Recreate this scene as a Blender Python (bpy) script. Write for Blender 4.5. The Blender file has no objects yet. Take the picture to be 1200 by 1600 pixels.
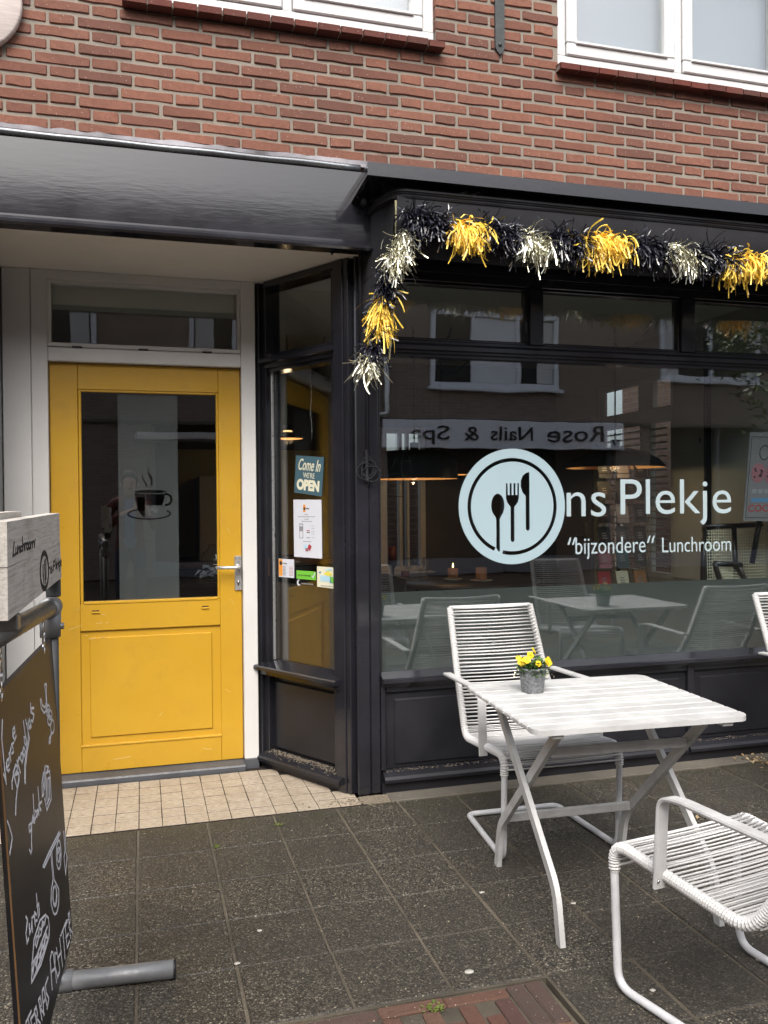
import bpy, bmesh, math, random
from mathutils import Vector, Matrix, Euler
random.seed(11)
R = math.radians
S = bpy.context.scene
COL = S.collection

# ------------------------------------------------------------ camera, sky, sun, exposure
cam_d = bpy.data.cameras.new('camera'); cam = bpy.data.objects.new('camera', cam_d); COL.objects.link(cam)
cam_d.sensor_fit = 'VERTICAL'; cam_d.sensor_height = 36.0; cam_d.sensor_width = 27.0
cam_d.lens = 29.8125; cam_d.clip_start = 0.02; cam_d.clip_end = 500
YAW, PITCH, ROLL = R(15.974), R(-0.7146), R(-0.4588)
fw = Vector((math.sin(YAW)*math.cos(PITCH), math.cos(YAW)*math.cos(PITCH), math.sin(PITCH)))
rt = Vector((math.cos(YAW), -math.sin(YAW), 0)); up = rt.cross(fw)
rt2 = rt*math.cos(ROLL)+up*math.sin(ROLL); up2 = -rt*math.sin(ROLL)+up*math.cos(ROLL)
mw = Matrix((rt2, up2, -fw)).transposed().to_4x4(); mw.translation = (0, -3.82, 1.413)
cam.matrix_world = mw
S.camera = cam

SUN_EL, SUN_AZ = 48.0, 196.0          # degrees; azimuth clockwise from +Y (behind the viewer, to the left)
w = bpy.data.worlds.new('World'); S.world = w; w.use_nodes = True
nt = w.node_tree; nt.nodes.clear()
sky = nt.nodes.new('ShaderNodeTexSky'); sky.sky_type = 'NISHITA'; sky.sun_disc = False
sky.sun_elevation = R(SUN_EL); sky.sun_rotation = R(SUN_AZ)
sky.air_density = 1.0; sky.dust_density = 6.0; sky.ozone_density = 1.0
hs = nt.nodes.new('ShaderNodeHueSaturation'); hs.inputs['Saturation'].default_value = 0.42
bg = nt.nodes.new('ShaderNodeBackground'); bg.inputs['Strength'].default_value = 0.15
wo = nt.nodes.new('ShaderNodeOutputWorld')
nt.links.new(sky.outputs[0], hs.inputs['Color']); nt.links.new(hs.outputs[0], bg.inputs[0]); nt.links.new(bg.outputs[0], wo.inputs[0])
sd = bpy.data.lights.new('sun', 'SUN'); sd.energy = 0.5; sd.angle = R(48); sd.color = (1, 0.985, 0.96)
so = bpy.data.objects.new('sun', sd); COL.objects.link(so)
d = Vector((math.sin(R(SUN_AZ))*math.cos(R(SUN_EL)), math.cos(R(SUN_AZ))*math.cos(R(SUN_EL)), math.sin(R(SUN_EL))))
so.rotation_euler = d.to_track_quat('Z', 'Y').to_euler(); so.location = d*30
S.view_settings.view_transform = 'Standard'; S.view_settings.look = 'None'
S.view_settings.exposure = 1.18; S.view_settings.gamma = 1.0; S.view_settings.use_curve_mapping = False
S.cycles.max_bounces = 10; S.cycles.transparent_max_bounces = 24; S.cycles.glossy_bounces = 5; S.cycles.diffuse_bounces = 4
S.cycles.sample_clamp_indirect = 6.0
S.cycles.use_denoising = True

# ------------------------------------------------------------ materials
MATS = {}
def srgb(r, g, b):
    f = lambda c: (c/255/12.92) if c/255 <= 0.04045 else ((c/255+0.055)/1.055)**2.4
    return (f(r), f(g), f(b), 1)
class NT:
    def __init__(s, name):
        s.m = bpy.data.materials.new(name); s.m.use_nodes = True; s.t = s.m.node_tree; s.t.nodes.clear()
        s.out = s.n('ShaderNodeOutputMaterial'); MATS[name] = s.m
    def n(s, typ, **kw):
        x = s.t.nodes.new(typ)
        for k, v in kw.items():
            if k.startswith('i_'): x.inputs[k[2:].replace('_', ' ')].default_value = v
            else: setattr(x, k, v)
        return x
    def l(s, a, b): s.t.links.new(a, b)
    def coord(s, kind='Object', scale=(1, 1, 1)):
        c = s.n('ShaderNodeTexCoord') if kind != 'World' else s.n('ShaderNodeNewGeometry')
        mp = s.n('ShaderNodeMapping'); mp.inputs['Scale'].default_value = scale
        s.l(c.outputs['Position' if kind == 'World' else kind], mp.inputs[0]); return mp.outputs[0]
    def noise(s, vec, scale, detail=4, rough=0.55):
        x = s.n('ShaderNodeTexNoise'); x.inputs['Scale'].default_value = scale; x.inputs['Detail'].default_value = detail; x.inputs['Roughness'].default_value = rough
        s.l(vec, x.inputs['Vector']); return x.outputs['Fac']
    def vor(s, vec, scale, feature='F1'):
        x = s.n('ShaderNodeTexVoronoi'); x.feature = feature; x.inputs['Scale'].default_value = scale; s.l(vec, x.inputs['Vector']); return x
    def ramp(s, fac, stops, interp='LINEAR'):
        x = s.n('ShaderNodeValToRGB'); cr = x.color_ramp; cr.interpolation = interp
        while len(cr.elements) < len(stops): cr.elements.new(0.5)
        for e, (p, c) in zip(cr.elements, stops):
            e.position = p; e.color = c if len(c) == 4 else (*c, 1)
        s.l(fac, x.inputs[0]); return x.outputs[0]
    def mix(s, fac, a, b, mode='MIX'):
        x = s.n('ShaderNodeMix', data_type='RGBA', blend_type=mode)
        for sock, v in ((x.inputs[0], fac), (x.inputs[6], a), (x.inputs[7], b)):
            if hasattr(v, 'links'): s.l(v, sock)
            elif isinstance(v, (int, float)): sock.default_value = v
            else: sock.default_value = v if len(v) == 4 else (*v, 1)
        return x.outputs[2]
    def math(s, op, a, b=0.0):
        x = s.n('ShaderNodeMath', operation=op)
        for sock, v in zip(x.inputs, (a, b)):
            if hasattr(v, 'links'): s.l(v, sock)
            else: sock.default_value = v
        return x.outputs[0]
    def bump(s, h, strength=0.3, dist=0.01):
        x = s.n('ShaderNodeBump'); x.inputs['Strength'].default_value = strength; x.inputs['Distance'].default_value = dist; s.l(h, x.inputs['Height']); return x.outputs[0]
    def bsdf(s, color, rough=0.5, normal=None, metal=0.0, spec=0.5, **kw):
        b = s.n('ShaderNodeBsdfPrincipled')
        for sock, v in ((b.inputs['Base Color'], color), (b.inputs['Roughness'], rough), (b.inputs['Metallic'], metal), (b.inputs['Specular IOR Level'], spec)):
            if hasattr(v, 'links'): s.l(v, sock)
            else: sock.default_value = v if not isinstance(v, tuple) or len(v) == 4 else (*v, 1)
        if normal is not None: s.l(normal, b.inputs['Normal'])
        for k, v in kw.items(): b.inputs[k.replace('_', ' ')].default_value = v
        s.l(b.outputs[0], s.out.inputs[0]); return b
B4 = lambda v: (v, v, v, 1)

def m_plain(name, col, rough=0.5, var=0.12, bump=0.05, nscale=30, metal=0.0, spec=0.5):
    t = NT(name); v = t.coord('World'); n1 = t.noise(v, nscale); n2 = t.noise(v, 3.0, 5)
    c = Vector(col[:3])
    base = t.ramp(n2, [(0.3, tuple(c*(1-var))), (0.7, tuple(c*(1+var*0.5)))])
    rr = t.ramp(n1, [(0.3, B4(max(0, rough-0.08))), (0.7, B4(min(1, rough+0.08)))])
    t.bsdf(base, rr, t.bump(n1, bump, 0.004), metal, spec); return t.m

def m_brick(name, c1, c2, c3, grime=0.35):
    t = NT(name); g = t.n('ShaderNodeNewGeometry'); o = t.n('ShaderNodeObjectInfo')
    rnd = t.math('FRACT', t.math('ADD', g.outputs['Random Per Island'], o.outputs['Random']))
    v = t.coord('World'); n1 = t.noise(v, 45, 6, 0.65); n2 = t.noise(v, 160, 3); n3 = t.noise(v, 1.7, 4)
    base = t.ramp(rnd, [(0.0, c1), (0.45, c2), (0.8, c3), (1.0, c1)])
    base = t.mix(t.ramp(n1, [(0.35, B4(0)), (0.75, B4(0.55))]), base, tuple(x*0.62 for x in c1[:3]))
    base = t.mix(t.ramp(n3, [(0.42, B4(0)), (0.72, B4(grime))]), base, (0.09, 0.055, 0.045))
    spk = t.vor(v, 60); base = t.mix(t.ramp(spk.outputs['Distance'], [(0.07, B4(0.85)), (0.11, B4(0))]), base, t.mix(t.ramp(n3, [(0.45, B4(0)), (0.55, B4(1))]), base, (0.55, 0.45, 0.38)))
    h = t.math('ADD', n1, t.math('MULTIPLY', n2, 0.5))
    t.bsdf(base, 0.86, t.bump(h, 0.55, 0.006), 0, 0.25); return t.m
m_brick('brick_red', (0.185, 0.080, 0.055), (0.245, 0.106, 0.072), (0.138, 0.062, 0.047), 0.4)
m_brick('brick_clinker', (0.10, 0.042, 0.033), (0.14, 0.085, 0.055), (0.045, 0.042, 0.042), 0.5)
m_brick('brick_sill', (0.12, 0.035, 0.028), (0.15, 0.045, 0.033), (0.09, 0.03, 0.026), 0.7)
m_plain('mortar', (0.245, 0.215, 0.18), 0.95, 0.25, 0.7, 120, spec=0.2)

def m_black(name, rough, bump, bscale, dust=0.5, col=(0.0085, 0.0085, 0.011), stretch=(1, 1, 1), lacq=0.5):
    t = NT(name); v = t.coord('World', stretch); v0 = t.coord('World')
    n1 = t.noise(v, bscale, 6, 0.6); n2 = t.noise(v0, 4, 5); sp = t.vor(v0, 70)
    spk = t.ramp(sp.outputs['Distance'], [(0.03, B4(dust)), (0.07, B4(0))])
    spk = t.mix(t.ramp(n2, [(0.5, B4(0)), (0.62, B4(1))]), (0, 0, 0), spk)
    base = t.mix(spk, t.ramp(n2, [(0.3, col), (0.75, tuple(x*1.9 for x in col))]), (0.2, 0.19, 0.17))
    rr = t.ramp(n2, [(0.3, B4(rough)), (0.7, B4(rough*1.7))])
    t.bsdf(base, rr, t.bump(n1, bump, 0.003), 0, lacq); return t.m
m_black('black_paint', 0.10, 0.08, 35, 0.5, (0.011, 0.011, 0.014), (1, 1, 1), 0.7)
m_black('black_paint_old', 0.075, 0.045, 38, 0.5, (0.012, 0.012, 0.015), (0.3, 1, 1.6), 0.8)
m_black('black_fabric', 0.75, 0.35, 300, 0.0, (0.012, 0.012, 0.014), (1, 1, 1), 0.3)
m_black('black_metal', 0.35, 0.1, 60, 0.2)
m_black('black_wood_dirty', 0.30, 0.2, 60, 0.9)

t = NT('yellow_paint'); v = t.coord('World'); n1 = t.noise(v, 55, 5); n2 = t.noise(v, 2.5, 5)
vs = t.coord('World', (6, 6, 90)); sc = t.noise(vs, 5, 6, 0.7)
base = t.ramp(n2, [(0.3, (0.47, 0.262, 0.018)), (0.7, (0.52, 0.30, 0.024))])
base = t.mix(t.ramp(sc, [(0.74, B4(0)), (0.80, B4(0.5))]), base, (0.75, 0.55, 0.25))
scr = t.noise(t.coord('World', (55, 1, 9)), 3.2, 7, 0.75); base = t.mix(t.ramp(scr, [(0.70, B4(0)), (0.745, B4(0.65))]), base, (0.72, 0.58, 0.34))
gr_ = t.noise(v, 6.5, 7, 0.72); base = t.mix(t.ramp(gr_, [(0.55, B4(0)), (0.85, B4(0.35))]), base, (0.30, 0.15, 0.02))
br_ = t.noise(t.coord('World', (120, 120, 3)), 2.0, 4)
t.bsdf(base, t.ramp(gr_, [(0.3, B4(0.26)), (0.7, B4(0.46))]), t.bump(t.math('ADD', n1, br_), 0.09, 0.003), 0, 0.45)

m_plain('white_paint', (0.62, 0.61, 0.59), 0.38, 0.06, 0.04, 40)
m_plain('white_soffit', (0.82, 0.80, 0.76), 0.5, 0.06, 0.04, 30)
m_plain('upvc_white', (0.56, 0.56, 0.555), 0.35, 0.04, 0.03, 40)
t = NT('furniture_white'); v = t.coord('World'); n2 = t.noise(v, 9, 6); n3 = t.noise(v, 90, 4)
base = t.ramp(n2, [(0.30, (0.39, 0.385, 0.375)), (0.62, (0.535, 0.535, 0.525))])
base = t.mix(t.ramp(t.noise(v, 22, 6, 0.7), [(0.66, B4(0)), (0.76, B4(0.5))]), base, (0.36, 0.29, 0.22))
t.bsdf(base, 0.42, t.bump(n3, 0.08, 0.003), 0, 0.45)
t = NT('tube_white'); v = t.coord('World'); n2 = t.noise(v, 14, 6); n3 = t.noise(v, 70, 4)
base = t.ramp(n2, [(0.3, (0.50, 0.50, 0.51)), (0.7, (0.62, 0.62, 0.63))])
base = t.mix(t.ramp(t.noise(v, 18, 6, 0.75), [(0.64, B4(0)), (0.72, B4(0.85))]), base, (0.22, 0.11, 0.05))
t.bsdf(base, 0.35, t.bump(n3, 0.1, 0.002), 0, 0.5)
m_plain('cord_white', (0.60, 0.59, 0.575), 0.45, 0.18, 0.03, 80)
m_plain('lead_grey', (0.26, 0.25, 0.27), 0.6, 0.9, 0.4, 25, 0.1)
m_plain('roll_metal', (0.16, 0.17, 0.18), 0.30, 0.4, 0.1, 60, 0.7)
m_plain('bluestone', (0.075, 0.08, 0.09), 0.42, 0.45, 0.4, 60)
m_plain('galvanised', (0.27, 0.275, 0.28), 0.48, 0.6, 0.25, 55, 0.5)
m_plain('steel_tube', (0.17, 0.165, 0.155), 0.36, 0.45, 0.2, 60, 0.6)
m_plain('aluminium', (0.62, 0.62, 0.62), 0.32, 0.06, 0.05, 80, 0.75)
m_plain('iron', (0.045, 0.05, 0.052), 0.6, 0.5, 0.5, 50, 0.2)
m_plain('concrete', (0.115, 0.102, 0.082), 0.9, 0.35, 0.6, 80)
m_plain('sand_joint', (0.098, 0.082, 0.058), 0.95, 0.6, 0.8, 150)
m_plain('dust_sand', (0.20, 0.165, 0.12), 0.95, 0.3, 0.8, 200)

t = NT('aggregate_slab'); v = t.coord('World'); o = t.n('ShaderNodeObjectInfo')
vo = t.vor(v, 175); n1 = t.noise(v, 2.2, 5); n2 = t.noise(v, 14, 5)
gr = t.n('ShaderNodeSeparateColor'); t.l(vo.outputs['Color'], gr.inputs[0])
grain = t.ramp(gr.outputs[0], [(0.0, (0.030, 0.027, 0.022)), (0.26, (0.068, 0.060, 0.048)), (0.56, (0.105, 0.094, 0.075)), (0.83, (0.175, 0.153, 0.118)), (0.955, (0.31, 0.275, 0.21))], 'CONSTANT')
grain = t.mix(t.ramp(vo.outputs['Distance'], [(0.35, B4(0)), (0.75, B4(0.8))]), grain, (0.014, 0.012, 0.010))
base = t.mix(t.ramp(n1, [(0.40, B4(0.0)), (0.66, B4(0.5))]), grain, (0.030, 0.026, 0.020))
base = t.mix(t.ramp(n2, [(0.55, B4(0)), (0.8, B4(0.35))]), base, (0.05, 0.042, 0.030))
base = t.mix(t.math('MULTIPLY', o.outputs['Random'], 0.45), base, (0.034, 0.030, 0.023))
sep = t.n('ShaderNodeSeparateXYZ'); t.l(v, sep.inputs[0])
moss = t.math('MULTIPLY', t.ramp(t.math('ADD', sep.outputs['Y'], t.math('MULTIPLY', n1, 0.5)), [(0.0, B4(0)), (0.32, B4(1))]), t.ramp(n2, [(0.40, B4(0)), (0.75, B4(0.75))]))
base = t.mix(moss, base, (0.035, 0.036, 0.012))
rr = t.ramp(n1, [(0.3, B4(0.5)), (0.7, B4(0.72))])
t.bsdf(base, rr, t.bump(t.math('SUBTRACT', 1.0, vo.outputs['Distance']), 0.55, 0.004), 0, 0.38)

t = NT('beige_tile'); v = t.coord('World'); o = t.n('ShaderNodeObjectInfo'); n1 = t.noise(v, 11, 8, 0.7); n2 = t.noise(t.coord('World', (1, 2.2, 1)), 38, 6, 0.7)
base = t.ramp(n1, [(0.3, (0.34, 0.29, 0.225)), (0.7, (0.47, 0.41, 0.325))])
base = t.mix(t.ramp(n2, [(0.46, B4(0)), (0.66, B4(0.85))]), base, (0.17, 0.125, 0.085))
base = t.mix(t.ramp(t.noise(v, 5, 6, 0.7), [(0.45, B4(0)), (0.7, B4(0.6))]), base, (0.24, 0.19, 0.135))
base = t.mix(t.math('MULTIPLY', o.outputs['Random'], 0.3), base, (0.34, 0.275, 0.20))
t.bsdf(base, 0.55, t.bump(n2, 0.3, 0.003), 0, 0.35)

def m_glass(name, f0, tint=(0.93, 0.95, 0.94), rough=0.0, warp=0.0):
    """thin pane: clear, with a Schlick mirror reflection that is the same from both sides"""
    t = NT(name); g = t.n('ShaderNodeNewGeometry'); dp = t.n('ShaderNodeVectorMath', operation='DOT_PRODUCT'); t.l(g.outputs['Incoming'], dp.inputs[0]); t.l(g.outputs['True Normal'], dp.inputs[1])
    fac = t.math('ADD', t.math('MULTIPLY', t.math('POWER', t.math('SUBTRACT', 1.0, t.math('ABSOLUTE', dp.outputs['Value'])), 5.0), 1.0-f0), f0)
    tr = t.n('ShaderNodeBsdfTransparent'); tr.inputs[0].default_value = (*tint, 1)
    gl = t.n('ShaderNodeBsdfGlossy'); gl.inputs['Roughness'].default_value = rough
    if warp:
        b = t.bump(t.noise(t.coord('World'), 2.5, 2), warp, 0.01); t.l(b, gl.inputs['Normal'])
    mx = t.n('ShaderNodeMixShader'); t.l(fac, mx.inputs[0]); t.l(tr.outputs[0], mx.inputs[1]); t.l(gl.outputs[0], mx.inputs[2]); t.l(mx.outputs[0], t.out.inputs[0])
m_glass('window_glass', 0.185, (0.90, 0.94, 0.94), 0.0, 0.05)
m_glass('door_glass', 0.11, (0.90, 0.92, 0.92), 0.0, 0.04)
m_glass('drink_glass', 0.04, (0.95, 0.96, 0.96))
def m_film(name, col, clear):
    t = NT(name); a = t.n('ShaderNodeBsdfDiffuse'); a.inputs[0].default_value = (*col, 1)
    b = t.n('ShaderNodeBsdfTranslucent'); b.inputs[0].default_value = (*col, 1); c = t.n('ShaderNodeBsdfTransparent')
    m1 = t.n('ShaderNodeMixShader'); m1.inputs[0].default_value = 0.4; t.l(a.outputs[0], m1.inputs[1]); t.l(b.outputs[0], m1.inputs[2])
    m2 = t.n('ShaderNodeMixShader'); m2.inputs[0].default_value = clear; t.l(m1.outputs[0], m2.inputs[1]); t.l(c.outputs[0], m2.inputs[2]); t.l(m2.outputs[0], t.out.inputs[0])
m_film('frost_film', (0.14, 0.16, 0.152), 0.08); m_film('frost_film_side', (0.13, 0.105, 0.085), 0.30)
m_film('frost_film_door', (0.18, 0.188, 0.19), 0.05)
m_film('vinyl_blue', (0.50, 0.635, 0.685), 0.0)
m_film('vinyl_white', (0.56, 0.665, 0.695), 0.0)
m_film('blind_white', (0.50, 0.49, 0.54), 0.0)

def solid(name, rgb, rough=0.6, metal=0.0, spec=0.4):
    t = NT(name); t.bsdf(rgb, rough, None, metal, spec); return t.m
solid('paper', srgb(205, 208, 216), 0.7); solid('ink', (0.02, 0.02, 0.022), 0.7); solid('ink_grey', (0.25, 0.25, 0.27), 0.7)
solid('teal_sign', srgb(62, 92, 104), 0.55); solid('cream_print', srgb(216, 214, 190), 0.6); solid('grit', srgb(150, 142, 120), 0.8); solid('orange_print', srgb(224, 150, 60), 0.6)
solid('green_print', srgb(110, 186, 60), 0.6); solid('red_print', srgb(160, 50, 55), 0.6); solid('blue_print', srgb(80, 130, 170), 0.6)
solid('sky_print', srgb(170, 205, 220), 0.6); solid('yellow_print', srgb(215, 205, 90), 0.6); solid('pink_print', srgb(150, 100, 110), 0.6)
solid('paint_chip', (0.66, 0.50, 0.24), 0.8); solid('steel_plain', (0.5, 0.5, 0.5), 0.25, 1.0)
solid('tinsel_yellow', srgb(250, 212, 84), 0.35, 0.0, 0.6); solid('tinsel_black', (0.008, 0.008, 0.016), 0.16, 0.0, 0.9)
t = NT('tinsel_silver'); t.bsdf((0.72, 0.70, 0.56, 1), 0.18, None, 0.9)
solid('poster_grey', srgb(118, 116, 120), 0.7); solid('rope_cream', srgb(196, 190, 150), 0.7)
t = NT('chalkboard'); v = t.coord('World'); n1 = t.noise(v, 3, 6); sp = t.vor(v, 90)
zz = t.n('ShaderNodeSeparateXYZ'); t.l(v, zz.inputs[0])
brown = t.ramp(t.math('ADD', zz.outputs['Z'], t.math('MULTIPLY', n1, 0.35)), [(0.72, (0.009, 0.009, 0.011)), (1.05, (0.027, 0.021, 0.016))])
base = t.mix(t.ramp(t.noise(v, 7, 7, 0.7), [(0.5, B4(0)), (0.85, B4(0.25))]), brown, (0.11, 0.10, 0.09))
base = t.mix(t.ramp(sp.outputs['Distance'], [(0.05, B4(0.8)), (0.09, B4(0))]), base, (0.004, 0.004, 0.004))
t.bsdf(base, 0.42, t.bump(n1, 0.1, 0.002), 0, 0.4)
solid('chalk', (0.78, 0.78, 0.82), 0.9, 0, 0.1)
t = NT('weathered_wood'); v = t.coord('World', (30, 2.0, 40)); n1 = t.noise(v, 3.5, 8, 0.7); n2 = t.noise(t.coord('World'), 6, 5)
base = t.ramp(n1, [(0.25, (0.30, 0.27, 0.23)), (0.5, (0.50, 0.47, 0.425)), (0.8, (0.60, 0.575, 0.54))])
base = t.mix(t.ramp(n2, [(0.55, B4(0)), (0.8, B4(0.5))]), base, (0.12, 0.095, 0.07))
t.bsdf(base, 0.85, t.bump(n1, 0.5, 0.004), 0, 0.2)
t = NT('disc_wood'); v = t.coord('World', (3, 3, 40)); n1 = t.noise(v, 3.0, 7, 0.7)
t.bsdf(t.ramp(n1, [(0.3, (0.42, 0.36, 0.33)), (0.7, (0.62, 0.55, 0.52))]), 0.75, t.bump(n1, 0.3, 0.003), 0, 0.2)
t = NT('zinc_pot'); v = t.coord('World'); n1 = t.noise(v, 120, 5, 0.7); n2 = t.noise(v, 45, 5)
t.bsdf(t.ramp(n1, [(0.35, (0.13, 0.14, 0.15)), (0.65, (0.36, 0.37, 0.38))]), t.ramp(n2, [(0.3, B4(0.4)), (0.7, B4(0.65))]), t.bump(n1, 0.3, 0.002), 0.6)
def m_leaf(name, c1, c2):
    t = NT(name); g = t.n('ShaderNodeNewGeometry'); b = t.bsdf(t.ramp(g.outputs['Random Per Island'], [(0, c1), (1, c2)]), 0.5, None, 0, 0.35)
m_leaf('leaf_green', (0.035, 0.10, 0.018), (0.10, 0.19, 0.04)); m_leaf('petal_yellow', (0.75, 0.50, 0.01), (0.82, 0.62, 0.03)); m_leaf('petal_dry', (0.60, 0.50, 0.30), (0.70, 0.66, 0.52))
m_leaf('leaf_weed', (0.07, 0.12, 0.02), (0.14, 0.16, 0.03)); m_leaf('leaf_dead', (0.25, 0.17, 0.08), (0.42, 0.33, 0.20)); m_leaf('leaf_tree', (0.04, 0.08, 0.02), (0.09, 0.14, 0.04))
solid('petal_centre', (0.25, 0.08, 0.005)); solid('soil', (0.02, 0.014, 0.01), 0.95)
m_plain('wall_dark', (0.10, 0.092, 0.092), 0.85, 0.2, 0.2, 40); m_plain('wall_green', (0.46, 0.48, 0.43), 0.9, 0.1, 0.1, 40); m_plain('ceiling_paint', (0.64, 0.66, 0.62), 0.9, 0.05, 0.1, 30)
m_plain('floor_wood', (0.10, 0.06, 0.035), 0.5, 0.4, 0.2, 20); m_plain('dark_wood', (0.018, 0.013, 0.011), 0.35, 0.4, 0.2, 30); m_plain('brown_wood', (0.16, 0.085, 0.035), 0.45, 0.3, 0.2, 30)
m_plain('lilac_door', (0.30, 0.30, 0.34), 0.5, 0.05, 0.05, 30); m_plain('lamp_black', (0.018, 0.02, 0.02), 0.45, 0.2, 0.05, 30); solid('lamp_inside', (0.80, 0.50, 0.25), 0.5)
m_plain('wax_red', (0.16, 0.035, 0.018), 0.5, 0.2, 0.1, 40); m_plain('terracotta', (0.35, 0.17, 0.07), 0.7, 0.2, 0.2, 60); solid('ceramic', (0.42, 0.40, 0.36), 0.4); solid('kitchen_cream', (0.40, 0.34, 0.16), 0.6)
def emit(name, col, st):
    t = NT(name); e = t.n('ShaderNodeEmission'); e.inputs[0].default_value = (*col, 1); e.inputs[1].default_value = st; t.l(e.outputs[0], t.out.inputs[0])
emit('bulb_glow', (1.0, 0.55, 0.22), 1.2); emit('flame', (1.0, 0.6, 0.2), 8.0)
def m_brickpattern(name, c1, c2, mort, rotx=True):
    t = NT(name); g = t.n('ShaderNodeNewGeometry'); sp = t.n('ShaderNodeSeparateXYZ'); t.l(g.outputs['Position'], sp.inputs[0]); cb = t.n('ShaderNodeCombineXYZ')
    t.l(t.math('ADD', sp.outputs['X'], sp.outputs['Y']) if rotx else sp.outputs['X'], cb.inputs[0]); t.l(sp.outputs['Z'] if rotx else sp.outputs['Y'], cb.inputs[1])
    b = t.n('ShaderNodeTexBrick'); b.inputs['Scale'].default_value = 1.0; b.inputs['Mortar Size'].default_value = 0.006; b.inputs['Brick Width'].default_value = 0.22; b.inputs['Row Height'].default_value = 0.062 if rotx else 0.075
    b.inputs['Color1'].default_value = (*c1, 1); b.inputs['Color2'].default_value = (*c2, 1); b.inputs['Mortar'].default_value = (*mort, 1); t.l(cb.outputs[0], b.inputs['Vector'])
    v = t.coord('World'); n = t.noise(v, 20, 5); c = t.mix(t.ramp(n, [(0.3, B4(0)), (0.8, B4(0.5))]), b.outputs['Color'], tuple(x*0.5 for x in c1))
    t.bsdf(c, 0.9, t.bump(b.outputs['Fac'], -0.4, 0.006), 0, 0.2)
m_brickpattern('brick_far', (0.21, 0.155, 0.13), (0.29, 0.22, 0.185), (0.30, 0.27, 0.24)); m_brickpattern('street_clinker', (0.085, 0.065, 0.052), (0.12, 0.09, 0.07), (0.08, 0.07, 0.055), False)
m_brickpattern('brick_neighbour', (0.26, 0.15, 0.11), (0.33, 0.20, 0.15), (0.34, 0.30, 0.25))
m_plain('sign_white', (0.78, 0.78, 0.85), 0.4, 0.03, 0.02, 20); m_plain('frame_white_far', (0.70, 0.72, 0.78), 0.45, 0.03, 0.02, 20); m_plain('roof_tile', (0.07, 0.05, 0.045), 0.8, 0.3, 0.4, 8)
solid('shop_dark', (0.012, 0.012, 0.013), 0.7); solid('door_blue_grey', (0.16, 0.17, 0.20), 0.5); solid('curtain', (0.55, 0.55, 0.55), 0.9)
m_plain('skin', (0.52, 0.32, 0.24), 0.5, 0.06, 0.05, 40); m_plain('jacket_red', (0.10, 0.02, 0.02), 0.8, 0.15, 0.2, 60); m_plain('shirt_blue', (0.08, 0.14, 0.32), 0.8, 0.1, 0.2, 60); m_plain('jeans', (0.03, 0.04, 0.07), 0.85, 0.15, 0.2, 80); m_plain('hair_brown', (0.06, 0.04, 0.03), 0.6, 0.2, 0.6, 80); solid('phone_black', (0.01, 0.01, 0.01), 0.2)

# ------------------------------------------------------------ mesh helpers
def obj(name, bm, mat, parent=None, smooth=False, world=True):
    """link a bmesh as ONE object; geometry given in world space is moved to the object's own origin"""
    me = bpy.data.meshes.new(name)
    if isinstance(bm, bmesh.types.BMesh):
        bm.normal_update(); bm.to_mesh(me); bm.free()
    else: me = bm
    if mat is not None and not me.materials:
        for mm in (mat if isinstance(mat, (list, tuple)) else [mat]): me.materials.append(MATS[mm])
    if smooth:
        for p in me.polygons: p.use_smooth = True
    o = bpy.data.objects.new(name, me); COL.objects.link(o)
    if parent is not None:
        o.parent = parent
        if world:
            off = wloc(parent)
            if off.length: me.transform(Matrix.Translation(-off))
    elif world and me.vertices:
        xs = [v.co for v in me.vertices]; c = Vector(((min(v.x for v in xs)+max(v.x for v in xs))/2, (min(v.y for v in xs)+max(v.y for v in xs))/2, min(v.z for v in xs)))
        me.transform(Matrix.Translation(-c)); o.location = c
    return o
def wloc(o):
    l = Vector((0, 0, 0))
    while o: l += o.location; o = o.parent
    return l
def tag(o, label=None, cat=None, group=None, kind=None):
    if label: o['label'] = label
    if cat: o['category'] = cat
    if group: o['group'] = group
    if kind: o['kind'] = kind
    return o
def thing(name, loc, label=None, cat=None, group=None, rz=0.0, kind=None):
    o = bpy.data.objects.new(name, None); COL.objects.link(o); o.location = loc; o.rotation_euler.z = rz; o.empty_display_size = 0.1
    return tag(o, label, cat, group, kind)
def copy_tree(o, parent=None):
    c = o.copy(); COL.objects.link(c)
    if parent is not None: c.parent = parent
    for ch in list(o.children): copy_tree(ch, c)
    return c
def BM(): return bmesh.new()
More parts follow.
